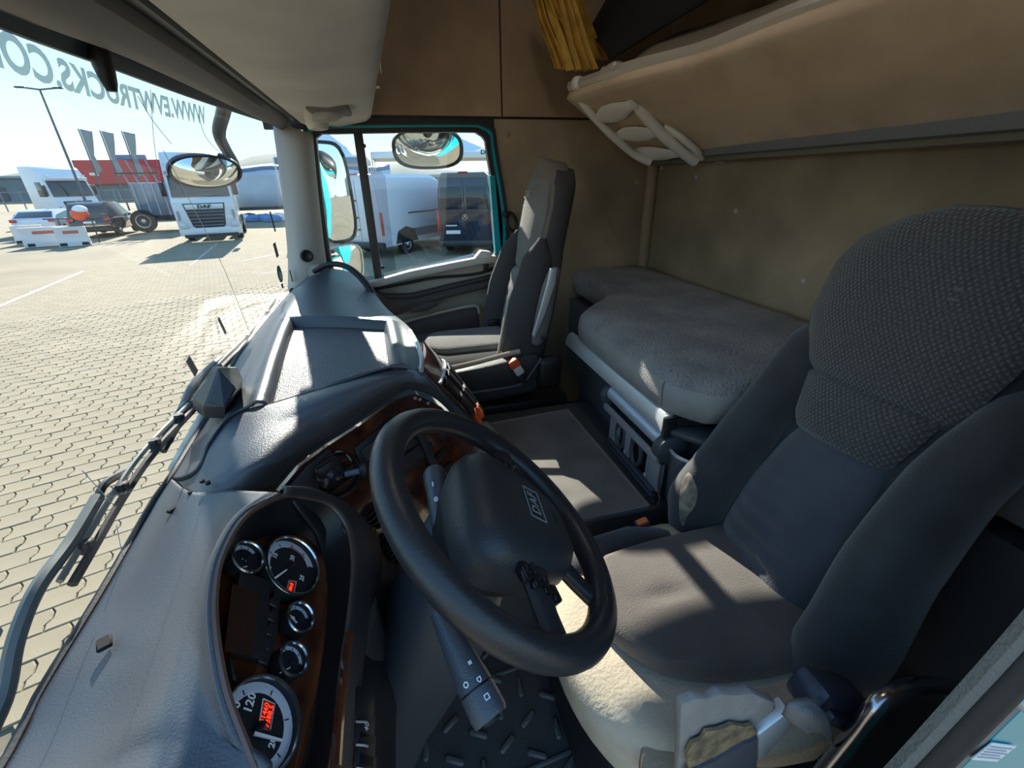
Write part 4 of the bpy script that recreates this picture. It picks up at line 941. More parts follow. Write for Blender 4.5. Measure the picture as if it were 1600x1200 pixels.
# armrest folded up against the near side
am = MB().loft([[q+V((.028*math.cos(t)*w, 0, 0))+V((0, .022*math.sin(t), 0)) for t in [2*PI*j/16 for j in range(16)]] for q, w in ((aty(838, 536, 1.435), .6), (aty(842, 528, 1.43), 1), (aty(850, 490, 1.43), 1.15), (aty(858, 450, 1.43), 1.0), (aty(866, 424, 1.43), .8), (aty(868, 418, 1.435), .35))]).build('armrest', mat('armrest_grey', (.13, .125, .12), .7), ps, smooth=60)
MB().rprism([aty(a, b, 1.40) for a, b in ((860, 420), (870, 419), (868, 442), (852, 490), (836, 528), (832, 524), (846, 478), (856, 440))], (0, .012, 0), .002).build('armrest_trim', M_silver, am)
MB().lathe(aty(848, 528, 1.40), (0, -1, 0), [(.008, 0), (.008, .004), (.001, .005)], 12).build('armrest_pivot', M_black, am)
# belt and buckle on the passenger side
pb = thing('seat_belt', 'grey seat belt hanging beside the passenger backrest', 'seat belt', aty(775, 505, 2.0))
bp_ = [aty(a, b, y) for a, b, y in ((826, 318, 1.93), (820, 345, 1.90), (803, 410, 1.86), (785, 470, 1.84), (772, 510, 1.84))]
bp2 = spl(bp_, 24); MB().loft([[q+V((dx, dy, 0)) for dx, dy in ((-.022, 0), (.022, .006), (.022, .010), (-.022, .004))] for q in bp2]).build('webbing', M_strap, pb)
MB().rbox(aty(824, 322, 1.93), (.05, .03, .03), .008, 2).build('upper_guide', M_black, pb)
MB().rbox(aty(772, 506, 1.835), (.055, .02, .045), .008, 2).build('lower_anchor', M_black, pb)
MB().tube(spl([aty(790, 386, 1.85), aty(799, 391, 1.84), aty(808, 390, 1.85)], 10), .004, 6).build('belt_clip', M_silver, pb)
b2 = thing('belt_buckle', 'orange seat belt buckle standing beside the passenger cushion', 'buckle', aty(806, 575, 1.41))
p = aty(803, 567, 1.40); MB().rbox(p, (.040, .03, .030), .005, 2, Matrix.Rotation(-.5, 3, 'Y')).build('release_button', M_orange, b2)
MB().rbox(p+V((.016, 0, -.030)), (.034, .026, .036), .006, 2, Matrix.Rotation(-.5, 3, 'Y')).build('buckle_body', M_white, b2)
MB().rbox(p+V((.03, .0, -.065)), (.022, .02, .05), .005, 2, Matrix.Rotation(-.5, 3, 'Y')).build('buckle_stalk', M_black, b2)
# coat hook on the side wall
ch = thing('coat_hook', 'black loop coat hook on the brown wall beside the passenger window', 'hook', aty(797, 347, 2.14))
MB().tube(spl([aty(a, b, 2.125) for a, b in ((790, 333), (800, 334), (806, 344), (807, 356), (800, 361), (793, 352), (791, 340))], 28), .008, 8).build('loop', M_black, ch)
MB().rbox(aty(791, 335, 2.135), (.035, .03, .03), .008, 2).build('mount', M_black, ch)
# ================================================================== LOWER BUNK
bb = thing('lower_bunk', 'dark lower bunk base with silver front rail', 'bunk', (.9, 1.1, -.95))
MB().box((1.075, 1.47, -.77), (.42, 1.36, .38)).box((1.12, .46, -.77), (.33, .66, .38)).build('rear_box', M_bgrey, bb, smooth=0)
MB().prism([(.865, 1.66, -.98), (.69, 1.56, -.98), (.645, .86, -.98), (.865, .80, -.98)], (0, 0, .42)).build('front_box', M_bgrey, bb, smooth=0)
MB().prism([(.61, 1.50, -.565), (.61, .80, -.565), (.86, .74, -.565), (.86, 1.64, -.565)], (0, 0, .02)).build('bunk_board', M_black, bb, smooth=0)
ra = [atz(888, 524, -.55), atz(1049, 655, -.55)]
rx = (ra[0].x+ra[1].x)/2
rl = []
for q in ra: rl.append([V((rx+dx, q.y, -.55+dz)) for dx, dz in ((.012, .012), (-.004, .008), (-.016, -.012), (-.018, -.034), (-.008, -.042), (.012, -.042))])
MB().loft(rl).build('front_rail', M_alu, bb)
MB().rbox((rx-.002, ra[1].y-.008, -.566), (.036, .016, .06), .006, 2).build('rail_cap', M_black, bb)
# mattress with cut-outs behind the seats
mo = [(1.275, .14), (1.275, 2.135), (.875, 2.135), (.855, 1.72), (.80, 1.60), (.66, 1.47), (.605, 1.40), (.60, 1.10), (.605, .82), (.66, .745), (.82, .70), (.93, .62), (.955, .14)]
def mout(g, z):
    c = V((.98, 1.13)); o = []
    for i, (x, y) in enumerate(mo):
        a, b, d = V(mo[i-1]), V((x, y)), V(mo[(i+1) % len(mo)]); t = (d-a).normalized(); nn = V((t.y, -t.x)); o.append(V((x, y, z))+V((nn.x, nn.y, 0))*g)
    # outward positive
    return o
def dense(ring, per=6):
    out = []
    for i in range(len(ring)):
        a, b = ring[i], ring[(i+1) % len(ring)]
        for k in range(per): out.append(a.lerp(b, k/per))
    return out
mt = thing('lower_mattress', 'grey fabric mattress with worn front edge on the lower bunk', 'mattress', (.95, 1.1, -.56))
sgn = 1
m0 = [mout(sgn*g, z) for g, z in ((-.02, -.548), (.0, -.535), (.006, -.49), (.0, -.455), (-.015, -.436)) ]
MB().loft([dense(r) for r in m0]).build('side_cover', M_matside, mt, smooth=60)
MB().loft([dense(mout(g, z)) for g, z in ((.002, -.460), (-.003, -.446), (-.018, -.433), (-.06, -.428), (-.11, -.427))]).build('top_cover', M_matt, mt, smooth=60)
MB().tube([V((.600, .845, -.53)), V((.598, .845, -.47)), V((.62, .85, -.432))], .0016, 5).build('cover_seam', M_bgrey, mt)
# fold-out rack under the rail
rk = thing('bunk_rack', 'silver and grey fold-out rack with two oval holes under the bunk rail', 'rack', (.66, 1.0, -.95))
ya, yb = 1.115, .80
rkx = .605
MB().tube([(rkx+.005, ya-.01, -.618), (rkx+.005, yb+.012, -.618)], .026, 20).build('roller', mat('roller_silver', (.55, .62, .72), .3, metal=.4), rk)
for y, w in ((ya, .02), (yb, .035)):
    MB().loft([[V((rkx+.01+r*1.15*math.cos(t), y+d, -.630+r*1.0*math.sin(t))) for t in [2*PI*j/24 for j in range(24)]] for d, r in ((-w/2, .034), (-w/2+.004, .040), (w/2-.004, .040), (w/2, .034))]).build('end_cap', M_dash, rk)
MB().rbox((rkx-.02, (ya+yb)/2, -.664), (.014, ya-yb, .022), .005, 2).build('tray_front', mat('rack_grey', (.27, .27, .29), .5), rk)
MB().box((rkx+.03, (ya+yb)/2, -.678), (.08, ya-yb, .01)).build('tray_floor', M_bgrey, rk, smooth=0)
fx = rkx-.002
for y0, y1, z0, z1, nm in ((ya-.02, ya-.075, -.672, -.78, 'frame_post'), (yb+.07, yb+.0, -.672, -.775, 'frame_post'), ((ya+yb)/2+.035, (ya+yb)/2+.005, -.672, -.78, 'frame_post')):
    MB().rbox((fx, (y0+y1)/2, (z0+z1)/2), (.014, abs(y0-y1), z0-z1), .004, 2).build(nm, mat('rack_grey', (.27, .27, .29), .5), rk)
for yc in ((ya+yb)/2+.065, (ya+yb)/2-.032):
    MB().tube([V((fx-.004, yc+.026*math.cos(t), -.722+.044*math.sin(t))) for t in [2*PI*k/28 for k in range(29)]], .007, 8).build('oval_rim', M_dash, rk)
    MB().loft([[V((fx+.012+d, yc+.025*math.cos(t), -.722+.043*math.sin(t))) for t in [2*PI*k/24 for k in range(24)]] for d in (-.004, .004)]).build('oval_hole', M_void, rk)
for z, d in ((-.775, .012), (-.792, .008)): MB().rbox((fx-.008, (ya+yb)/2-.01, z), (.018, ya-yb-.04, d), .004, 2).build('lower_bar', M_dash, rk)
for y in (ya-.06, (ya+yb)/2+.02, yb+.06): MB().lathe((fx-.008, y, -.755), (-1, 0, 0), [(.006, 0), (.006, .004), (.001, .006)], 10).build('rack_bolt', M_silver, rk)
# cup bin between rack and driver seat
cbn = thing('cup_bin', 'open grey cup bin between the rack and the driver seat', 'bin', (.68, .76, -.9))
cc = V((.660, .765, 0))
def halfring(rx, ry, z, n=28): return [cc+V((rx*math.cos(2*PI*k/n), ry*math.sin(2*PI*k/n), z)) for k in range(n)]
MB().loft([halfring(.042, .042, -.80), halfring(.050, .050, -.78), halfring(.056, .056, -.66), halfring(.060, .060, -.628), halfring(.056, .056, -.625), halfring(.052, .052, -.66), halfring(.046, .046, -.78), halfring(.01, .01, -.79)]).build('bin_wall', M_bgrey, cbn, smooth=60)
MB().tube(halfring(.058, .058, -.625)+[halfring(.058, .058, -.625)[0]], .005, 8).build('bin_rim', M_silver, cbn)
MB().rprism([(.62, .83, -.585), (.60, .79, -.585), (.66, .70, -.585), (.76, .68, -.585), (.78, .74, -.585)], (0, 0, .014), .004).build('shelf_lip', M_dash, cbn)
wr_ = MB().tube(spl([V((.59, .79, -.67)), V((.59, .79, -.74)), V((.595, .78, -.785)), V((.59, .785, -.805)), V((.585, .79, -.79))], 24), .003, 6)
tag(wr_.build('wire_hook', M_steel), 'thin bent wire hanging beside the bunk rack', 'wire')
# ================================================================== UPPER BUNK, LADDER, CURTAIN
ub = thing('upper_bunk', 'tilted upper bunk with stained tan underside and tubular front rail', 'bunk', (1.2, 1.1, .1))
UZ = .335
tb_ = [atz(a, b, UZ) for a, b in ((893, 134), (985, 103), (1060, 84), (1110, 70), (1180, 42), (1250, 14), (1330, -14), (1480, -60), (1700, -120))]
rl_ = [V((1.205, q, .118)) for q in (2.10, 1.80, 1.55, 1.35, 1.15, 1.0, .82, .5, .13)]
MB().grid(surf([tb_, [a.lerp(b, .5)+V((0, 0, -.006)) for a, b in zip(tb_, rl_)], rl_], 40, 14)).build('underside', M_bunk, ub, solid=.05)
rg = [[V((1.215+dx, y, .118+dz)) for dx, dz in ((-.040, .024), (-.068, .008), (-.067, -.010), (-.058, -.048), (.0, -.056), (.03, -.05), (.03, .01))] for y in (2.08, .13)]
MB().loft(rg).build('rear_rail', mat('rail_grey', (.20, .205, .215), .5, metal=.2), ub)
MB().loft([[V((1.20+dx, y, .056+dz)) for dx, dz in ((-.012, .012), (-.016, -.004), (.02, -.008), (.03, .012))] for y in (2.05, .13)]).build('hinge_strip', mat('hinge_brass', (.24, .22, .17), .5, metal=.3), ub)
MB().tube([V((1.158, 2.07, .132)), V((1.158, .13, .132))], .009, 8).build('rail_bead', M_pillar, ub)
M_brz = mat('taupe_profile', (.52, .48, .42), .4, metal=.2)
t0 = spl(tb_, 40)
MB().loft([[p+V((dx, 0, dz)) for dx, dz in ((-.014, .012), (-.020, -.004), (-.012, -.018), (.004, -.022), (.012, .0), (.004, .016))] for p in t0]).build('front_profile', M_brz, ub)
tubp = spl([atz(950, 108, UZ+.018), atz(985, 107, UZ+.0), atz(1050, 92, UZ-.004), atz(1120, 72, UZ+.0), atz(1190, 40, UZ+.012), atz(1250, 12, UZ+.02), atz(1310, -25, UZ+.03)], 40)
MB().tube([p+V((-.016, 0, -.010)) for p in tubp], .018, 14).build('safety_tube', M_brz, ub)
MB().rbox(t0[1]+V((-.002, -.015, .0)), (.040, .05, .045), .014, 3).build('end_bracket', M_ladder, ub)
MB().rbox(atz(960, 107, UZ+.01), (.045, .07, .035), .014, 3).build('tube_bracket', M_brz, ub)
MB().cyl(atz(1268, 10, UZ+.006), atz(1400, -40, UZ+.006), .014, .014, 14).build('white_sleeve', M_white, ub)
# mattress roll / board above the tube
up = [[p+V((.02, 0, .012)) for p in spl(tb_[1:], 30)], [p+V((.07, .0, .045)) for p in spl(tb_[1:], 30)], [p+V((.16, .0, .085)) for p in spl(tb_[1:], 30)]]
MB().grid(surf(up, 30, 8)).build('side_board', mat('board_taupe', (.20, .165, .125), .7), ub, solid=.01)
MB().tube([p+V((.07, .0, .050)) for p in spl(tb_[1:], 30)], .004, 6).build('board_bead', M_grey, ub)
# black board standing in for the shade above the bunk, behind the curtain
MB().grid(surf([[atz(955, 95, UZ+.03), atz(985, 75, UZ+.06), atz(1110, 0, UZ+.12)], [V((.88, 2.08, .55)), V((1.0, 1.8, .8)), V((1.1, 1.2, .95))]], 10, 8)).build('painted_shade_board', M_void, ub, solid=.01)
# wall bracket
wbk = thing('wall_bracket', 'small silver bracket with a slot on the rear wall below the upper bunk', 'bracket', atx(1126, 249, XR))
p = atx(1126, 248, XR-.004); MB().rbox(p, (.008, .055, .030), .003, 2).build('plate', M_ladder, wbk); MB().rbox(p+V((-.004, 0, 0)), (.004, .012, .012), .002, 1).build('slot', M_black, wbk)
# ladder folded under the bunk
ld = thing('bunk_ladder', 'cream plastic folding ladder hung under the end of the upper bunk', 'ladder', aty(1000, 250, 1.9))
def lp_(a, b, k): # point under the bunk plane, k = distance down
    A, B, C_ = tb_[0], tb_[2], rl_[1]; n = (B-A).cross(C_-A).normalized(); n = -n if n.z > 0 else n
    return atp(a, b, A+n*k, n)
L1 = spl([lp_(905, 152, .03), lp_(925, 178, .06), lp_(955, 210, .085), lp_(990, 240, .095), lp_(1016, 254, .095)], 24)
L2 = spl([lp_(977, 138, .03), lp_(1000, 170, .06), lp_(1030, 205, .085), lp_(1060, 232, .095), lp_(1086, 252, .095)], 24)
L3 = spl([lp_(1040, 196, .06), lp_(1065, 215, .08), lp_(1088, 235, .085), lp_(1096, 246, .08)], 16)
for q, r in ((L1, .020), (L2, .025), (L3, .016)): MB().tube(q, r, 12, flat=.8).build('side_rail', M_ladder, ld)
for a, b in (((936, 185), (990, 163)), ((968, 212), (1030, 206)), ((992, 240), (1060, 240))):
    p, q = lp_(*a, .075), lp_(*b, .075); m = (p+q)/2; d = (q-p); n_ = d.cross(V((0, 0, 1))).normalized()
    w = V((d.y, -d.x, 0)).normalized(); dn = (L1[-1]-L1[0]).normalized()
    MB().loft([[p.lerp(q, t)+dn*(.026*math.sin(PI*min(1, max(0, t*1.2)))+.018)*math.cos(u)+V((0, 0, -.010))*math.sin(u) for u in [2*PI*k/16 for k in range(16)]] for t in (0, .1, .3, .6, .9, 1)]).build('tread', M_ladder, ld)
# yellow curtain strap bundle
cu = thing('yellow_curtain', 'bundle of folded mustard yellow curtain hanging above the bunk ladder', 'curtain', aty(890, 100, 1.95))
for pts, w in ((((838, -20), (850, 30), (868, 75), (880, 108)), .030), (((858, -20), (872, 25), (890, 70), (903, 110)), .040), (((880, -20), (893, 25), (905, 70), (918, 108)), .040), (((897, -20), (912, 30), (925, 65), (938, 92)), .034), (((848, -20), (866, 20), (884, 45), (898, 80)), .018)):
    k = len(cu.children); path = spl([aty(a, b, 1.93-.03*(k % 3)) for a, b in pts], 20)
    MB().loft([[q+V((w*(-1+2*j/8), .018*math.sin(j*2.1+k), 0))*(.55+.45*i/19) for j in range(9)]+[q+V((w*(-1+2*j/8), .018*math.sin(j*2.1+k)+.010, 0))*(.55+.45*i/19)+q*0 for j in range(8, -1, -1)] if False else
              [V((q.x+w*(-1+2*j/8)*(.6+.4*i/19), q.y+.016*math.sin(j*2.0+k), q.z)) for j in range(9)]+[V((q.x+w*(-1+2*j/8)*(.6+.4*i/19), q.y+.016*math.sin(j*2.0+k)+.009, q.z)) for j in range(8, -1, -1)] for i, q in enumerate(path)]).build('fold', M_yel, cu, smooth=60)
# ================================================================== MIRRORS AND WIPERS OUTSIDE THE CAB
def mirror(name, label, c, n, hw, hh, arm, roundness=4, depth=.07, bulge=.012, m_house=None):
    n = V(n).normalized(); u = V((0, 0, 1)).cross(n).normalized(); v = n.cross(u); t = thing(name, label, 'mirror', c)
    def ring(w, h, d, N=36):
        o = []
        for k in range(N):
            a = 2*PI*k/N; co, si = math.cos(a), math.sin(a); r = (abs(co)**roundness+abs(si)**roundness)**(-1/roundness); o.append(V(c)+u*(r*co*w)+v*(r*si*h)+n*d)
        return o
    MB().loft([ring(hw*.6, hh*.7, -depth), ring(hw*.95, hh*.97, -depth*.55), ring(hw*1.06, hh*1.04, -.01), ring(hw*1.06, hh*1.04, .006), ring(hw*.98, hh*.98, .006), ring(hw*.98, hh*.98, -.004)]).build('housing', m_house or M_black, t, smooth=60)
    MB().loft([ring(hw*.98*f, hh*.98*f, bulge*(1-f*f)) for f in (1, .85, .65, .4, .15, .01)], True, True).build('mirror_glass', M_mirror, t, smooth=80)
    if arm: MB().tube(spl(arm[0], 20), arm[1], 10).build('arm', M_black, t)
    return t
c = aty(521, 303, 2.50)
mirror('side_mirror', 'tall black side mirror outside the passenger window', c, (1.10, -1.0, .02), .115, .225, ([c+V((-.06, .0, .18)), c+V((-.10, -.10, .16)), V((-.42, 2.22, .12))], .014))
c = aty(540, 412, 2.44)
mirror('wide_angle_mirror', 'small white-backed wide angle mirror below the tall side mirror', c, (.9, -1.0, -.12), .105, .092, ([c+V((-.06, 0, -.05)), V((-.42, 2.25, -.30))], .012), m_house=M_white)
c = aty(669, 234, 2.46)
mirror('kerb_mirror', 'rounded kerb mirror hung above the passenger window', c, (-.06, -.70, -.62), .165, .105, ([c+V((0, .04, .06)), V((.20, 2.34, .22)), V((.20, 2.22, .25))], .024), roundness=2.8, bulge=.045)
c = gpx(322, 268, -.30)
mirror('front_mirror', 'convex front mirror on a bent black arm outside the windshield', c, (.50, -.86, -.62), .125, .068, ([c+V((.03, .11, .0)), gpx(368, 262, -.28), gpx(352, 232, -.26), gpx(342, 208, -.2), gpx(349, 176, -.12), gpx(352, 155, -.05)], .022), roundness=2.3, bulge=.06, depth=.06)
def wiper(name, label, arm, armr, blade, off):
    t = thing(name, label, 'wiper', gpx(*arm[0], off))
    if arm:
        a = spl([gpx(*q, off-.012) for q in arm], 30); MB().tube(a, armr, 8).build('arm', mat('wiper_arm', (.10, .115, .11), .45), t)
    b = spl([gpx(*q, off+.006) for q in blade], 24); MB().tube(b, .007, 6).build('blade_rubber', M_rub, t)
    MB().tube([p+V((-.012, 0, .010)) for p in b], .005, 6).build('blade_frame', mat('wiper_frame', (.30, .29, .25), .5), t)
    for k in (3, 9, 15, 20):
        MB().rbox(b[k]+V((-.006, 0, .006)), (.018, .022, .022), .004, 1).build('blade_clip', M_black, t)
    return t
w = wiper('wiper', 'long windshield wiper lying in front of the driver side glass', ((-20, 1150), (8, 1085), (25, 1000), (58, 920), (110, 848), (153, 777)), .010, ((113, 913), (150, 850), (192, 778), (240, 708), (306, 636)), -.035)
MB().tube(spl([gpx(a, b, -.05) for a, b in ((153, 777), (165, 755), (195, 738))], 8), .007, 6).build('arm_tip', M_black, w)
wiper('wiper', 'far windshield wiper crossing behind the black sensor box', ((262, 690), (285, 640), (300, 605), (318, 585), (345, 560)), .010, ((255, 705), (285, 655), (330, 595), (400, 520), (436, 470)), -.05)
# pale service cowl below the glass outside
cwl = MB().grid(surf([[gpx(a, b, -.06)+V((0, 0, -.02)) for a, b in ((440, 452), (400, 500), (350, 570), (300, 655), (262, 725))], [gpx(a, b, -.02)+V((0, 0, -.02)) for a, b in ((448, 462), (412, 515), (366, 580), (316, 672), (272, 748))]], 20, 4))
tag(cwl.build('cowl_panel', mat('cowl_pale', (.45, .44, .38), .6, var=.4, vscale=12), solid=.01), 'pale mottled cowl strip at the foot of the windshield', 'cowl')
# ================================================================== YARD
yd = thing('ground', 'dusty open yard of interlocking concrete pavers', None, (0, 0, GZ), kind='structure')
M_yard = mat('yard_dust', (.27, .218, .14), .95, col2=(.19, .153, .098), vscale=.35, detail=8, bump=.2, scale=4)
M_pav = mat('concrete_paver', (.285, .230, .147), .9, col2=(.215, .172, .106), vscale=1.3, detail=7, bump=.3, scale=60)
def far_paver_mat():
    m = bpy.data.materials.new('far_pavers'); m.use_nodes = True; nt = m.node_tree; b = nt.nodes['Principled BSDF']; L = nt.links.new
    tc = nt.nodes.new('ShaderNodeTexCoord'); mp = nt.nodes.new('ShaderNodeMapping'); mp.inputs['Rotation'].default_value = (0, 0, math.radians(-19))
    br = nt.nodes.new('ShaderNodeTexBrick'); br.inputs['Scale'].default_value = 1; br.inputs['Brick Width'].default_value = .24; br.inputs['Row Height'].default_value = .2; br.inputs['Mortar Size'].default_value = .008
    br.inputs['Color1'].default_value = (.285, .23, .147, 1); br.inputs['Color2'].default_value = (.23, .187, .116, 1); br.inputs['Mortar'].default_value = (.15, .125, .08, 1)
    L(tc.outputs['Object'], mp.inputs[0]); L(mp.outputs[0], br.inputs['Vector']); L(br.outputs[0], b.inputs['Base Color']); b.inputs['Roughness'].default_value = .95
    return m
MB().add([(-400, -200, GZ-.022), (400, -200, GZ-.022), (400, 700, GZ-.022), (-400, 700, GZ-.022)], [(0, 1, 2, 3)]).build('yard_surface', M_yard, yd, smooth=0)
MB().add([(13.3*math.cos(math.radians(t)), 13.3*math.sin(math.radians(t)), GZ-.006) for t in range(134, 86, -3)]+[(14, 13.3, GZ-.006), (14, 34, GZ-.006), (-7, 42, GZ-.006), (-13, 30, GZ-.006), (-10, 16, GZ-.006), (-14, 12, GZ-.006)], [tuple(range(22))]).build('far_pavers', far_paver_mat(), yd, smooth=0)
MB().add([(0, 1.2, GZ-.018), (.9, 1.2, GZ-.018)]+[(13.35*math.cos(math.radians(t)), 13.35*math.sin(math.radians(t)), GZ-.018) for t in range(88, 134, 3)]+[(-3.2, 1.6, GZ-.018)], [tuple(range(19))]).build('joint_sand', mat('joint_sand', (.12, .10, .066), .95, var=.2, vscale=3), yd, smooth=0)
PLn, PW = .24, .20
_a = math.radians(19); e1, e2 = V((math.cos(_a), math.sin(_a), 0)), V((-math.sin(_a), math.cos(_a), 0))
def pav_poly(g=.004):
    L2, W2, z = PLn/2-g, PW/2-g, .028
    return [(-L2-z*.5, -W2), (L2-z*.5, -W2), (L2-z*.5, -W2*.45), (L2+z*.5, -W2*.1), (L2+z*.5, W2*.55), (L2-z*.2, W2), (-L2-z*.2, W2), (-L2+z*.5, W2*.55), (-L2+z*.5, -W2*.1), (-L2-z*.5, -W2*.45)]
PP = pav_poly(); bvl = .006
def paver_geo():
    t = [V((x, y, 0)) for x, y in pav_poly(.009)]; m = [V((x, y, -.006)) for x, y in PP]; b = [V((x, y, -.03)) for x, y in PP]; n = len(t)
    return t+m+b, [tuple(range(n))]+[(i, (i+1) % n, n+(i+1) % n, n+i) for i in range(n)]+[(n+i, n+(i+1) % n, 2*n+(i+1) % n, 2*n+i) for i in range(n)]
pv, pf = paver_geo()
def vis(p):
    c = RC.transposed() @ p
    if c.z > -.1: return None
    x, y = CX+FPX*c.x/-c.z, CY-FPX*c.y/-c.z
    return (x, y) if -40 < x < 520 and 330 < y < 1260 and (y < 470 or x < 460-(y-455)*.60+40) else None
cells = []
for i in range(-70, 40):
    for j in range(-5, 90):
        c = e1*((i+(.5 if j % 2 else 0))*PLn)+e2*(j*PW); c = V((c.x-2.0, c.y+2.0, GZ))
        d = math.hypot(c.x, c.y)
        if d < 13.5 and c.y > 1.3 and c.x < .8 and vis(c): cells.append((d, c))
cells.sort(key=lambda q: q[0])
pm = bpy.data.meshes.new('paver'); pm.from_pydata([tuple(e1*q.x+e2*q.y+V((0, 0, q.z))) for q in pv], [], pf); pm.materials.append(M_pav)
for k, (d, c) in enumerate(cells[:300]):
    o = bpy.data.objects.new('paver', pm); COL.objects.link(o); o.parent = yd; o.matrix_parent_inverse = Matrix.Translation((0, 0, -GZ))
    o.location = c+V((0, 0, random.uniform(-.003, .003))); o.rotation_euler = (random.gauss(0, .006), random.gauss(0, .006), random.gauss(0, .008))
rest = MB()
for d, c in cells[300:]:
    h = random.uniform(-.003, .003); rest.add([c+e1*q.x+e2*q.y+V((0, 0, q.z+h)) for q in pv], [f for f in pf])
rest.build('far_paver_field', M_pav, yd, smooth=0, kind='stuff')
M_line = mat('road_paint', (.58, .56, .50), .9, col2=(.42, .39, .33), vscale=3, detail=6)
def gnd(px, py, h=0): return atz(px, py, GZ+h)
for k, (a, b, w) in enumerate((((130, 424), (-60, 503), .12), ((378, 408), (440, 395), .10), ((410, 428), (447, 422), .08), ((297, 415), (340, 380), .05))):
    p, q = gnd(*a, -.004), gnd(*b, -.004); d = (q-p).normalized(); s = V((-d.y, d.x, 0))*w/2
    o = MB().prism([p+s, q+s, q-s, p-s], (0, 0, .002)).build('painted_line', M_line, yd, smooth=0)
# ================================================================== VEHICLES
M_tw = mat('truck_white', (.66, .69, .72), .3, coat=.4)
M_dk = mat('dark_glass', (.015, .025, .04), .08, coat=.5)
M_gr = mat('grille_dark', (.02, .022, .028), .4)
M_tyre = mat('tyre', (.018, .018, .019), .85)
M_hub = mat('wheel_hub', (.55, .56, .58), .35, metal=.6)
M_lamp = mat('lamp_clear', (.55, .6, .65), .1, coat=1)
M_rlamp = mat('lamp_red', (.45, .01, .012), .2, coat=.6)
M_plate = mat('number_plate', (.75, .76, .78), .4)
M_blackcar = mat('car_black', (.012, .013, .018), .15, coat=1)
M_wcar = mat('car_white', (.65, .67, .70), .2, coat=.8)
def wheel(par, c, r, w, ax=(1, 0, 0), holes=8):
    """c centre of outer face in local coords"""
    ax = V(ax)
    o = MB().lathe(V(c), ax, [(r*.58, -w), (r*.93, -w), (r, -w*.85), (r, -w*.15), (r*.94, 0), (r*.62, .0), (r*.58, -.02)], 32).build('wheel', M_tyre, par, False, smooth=50)
    MB().lathe(V(c), ax, [(r*.60, -.03), (r*.60, -.005), (r*.54, -.01), (r*.46, -.06), (r*.24, -.05), (r*.20, .01), (r*.14, .03), (.002, .03)], 28).build('hub', M_hub, o, False, smooth=50)
    u, v_, n_ = frame(ax)
    for k in range(holes):
        t = 2*PI*k/holes; MB().lathe(V(c)+(u*math.cos(t)+v_*math.sin(t))*r*.36+ax*-.048, ax, [(r*.055, -.002), (r*.055, .004), (.001, .004)], 8).build('hub_hole', M_gr, o, False)
    return o
def profx(mb, prof, x0, x1, taper=None):
    """side profile (y,z) extruded along x"""
    return mb.rprism([(x0, y, z) for y, z in prof], (x1-x0, 0, 0), .05, seg=3)
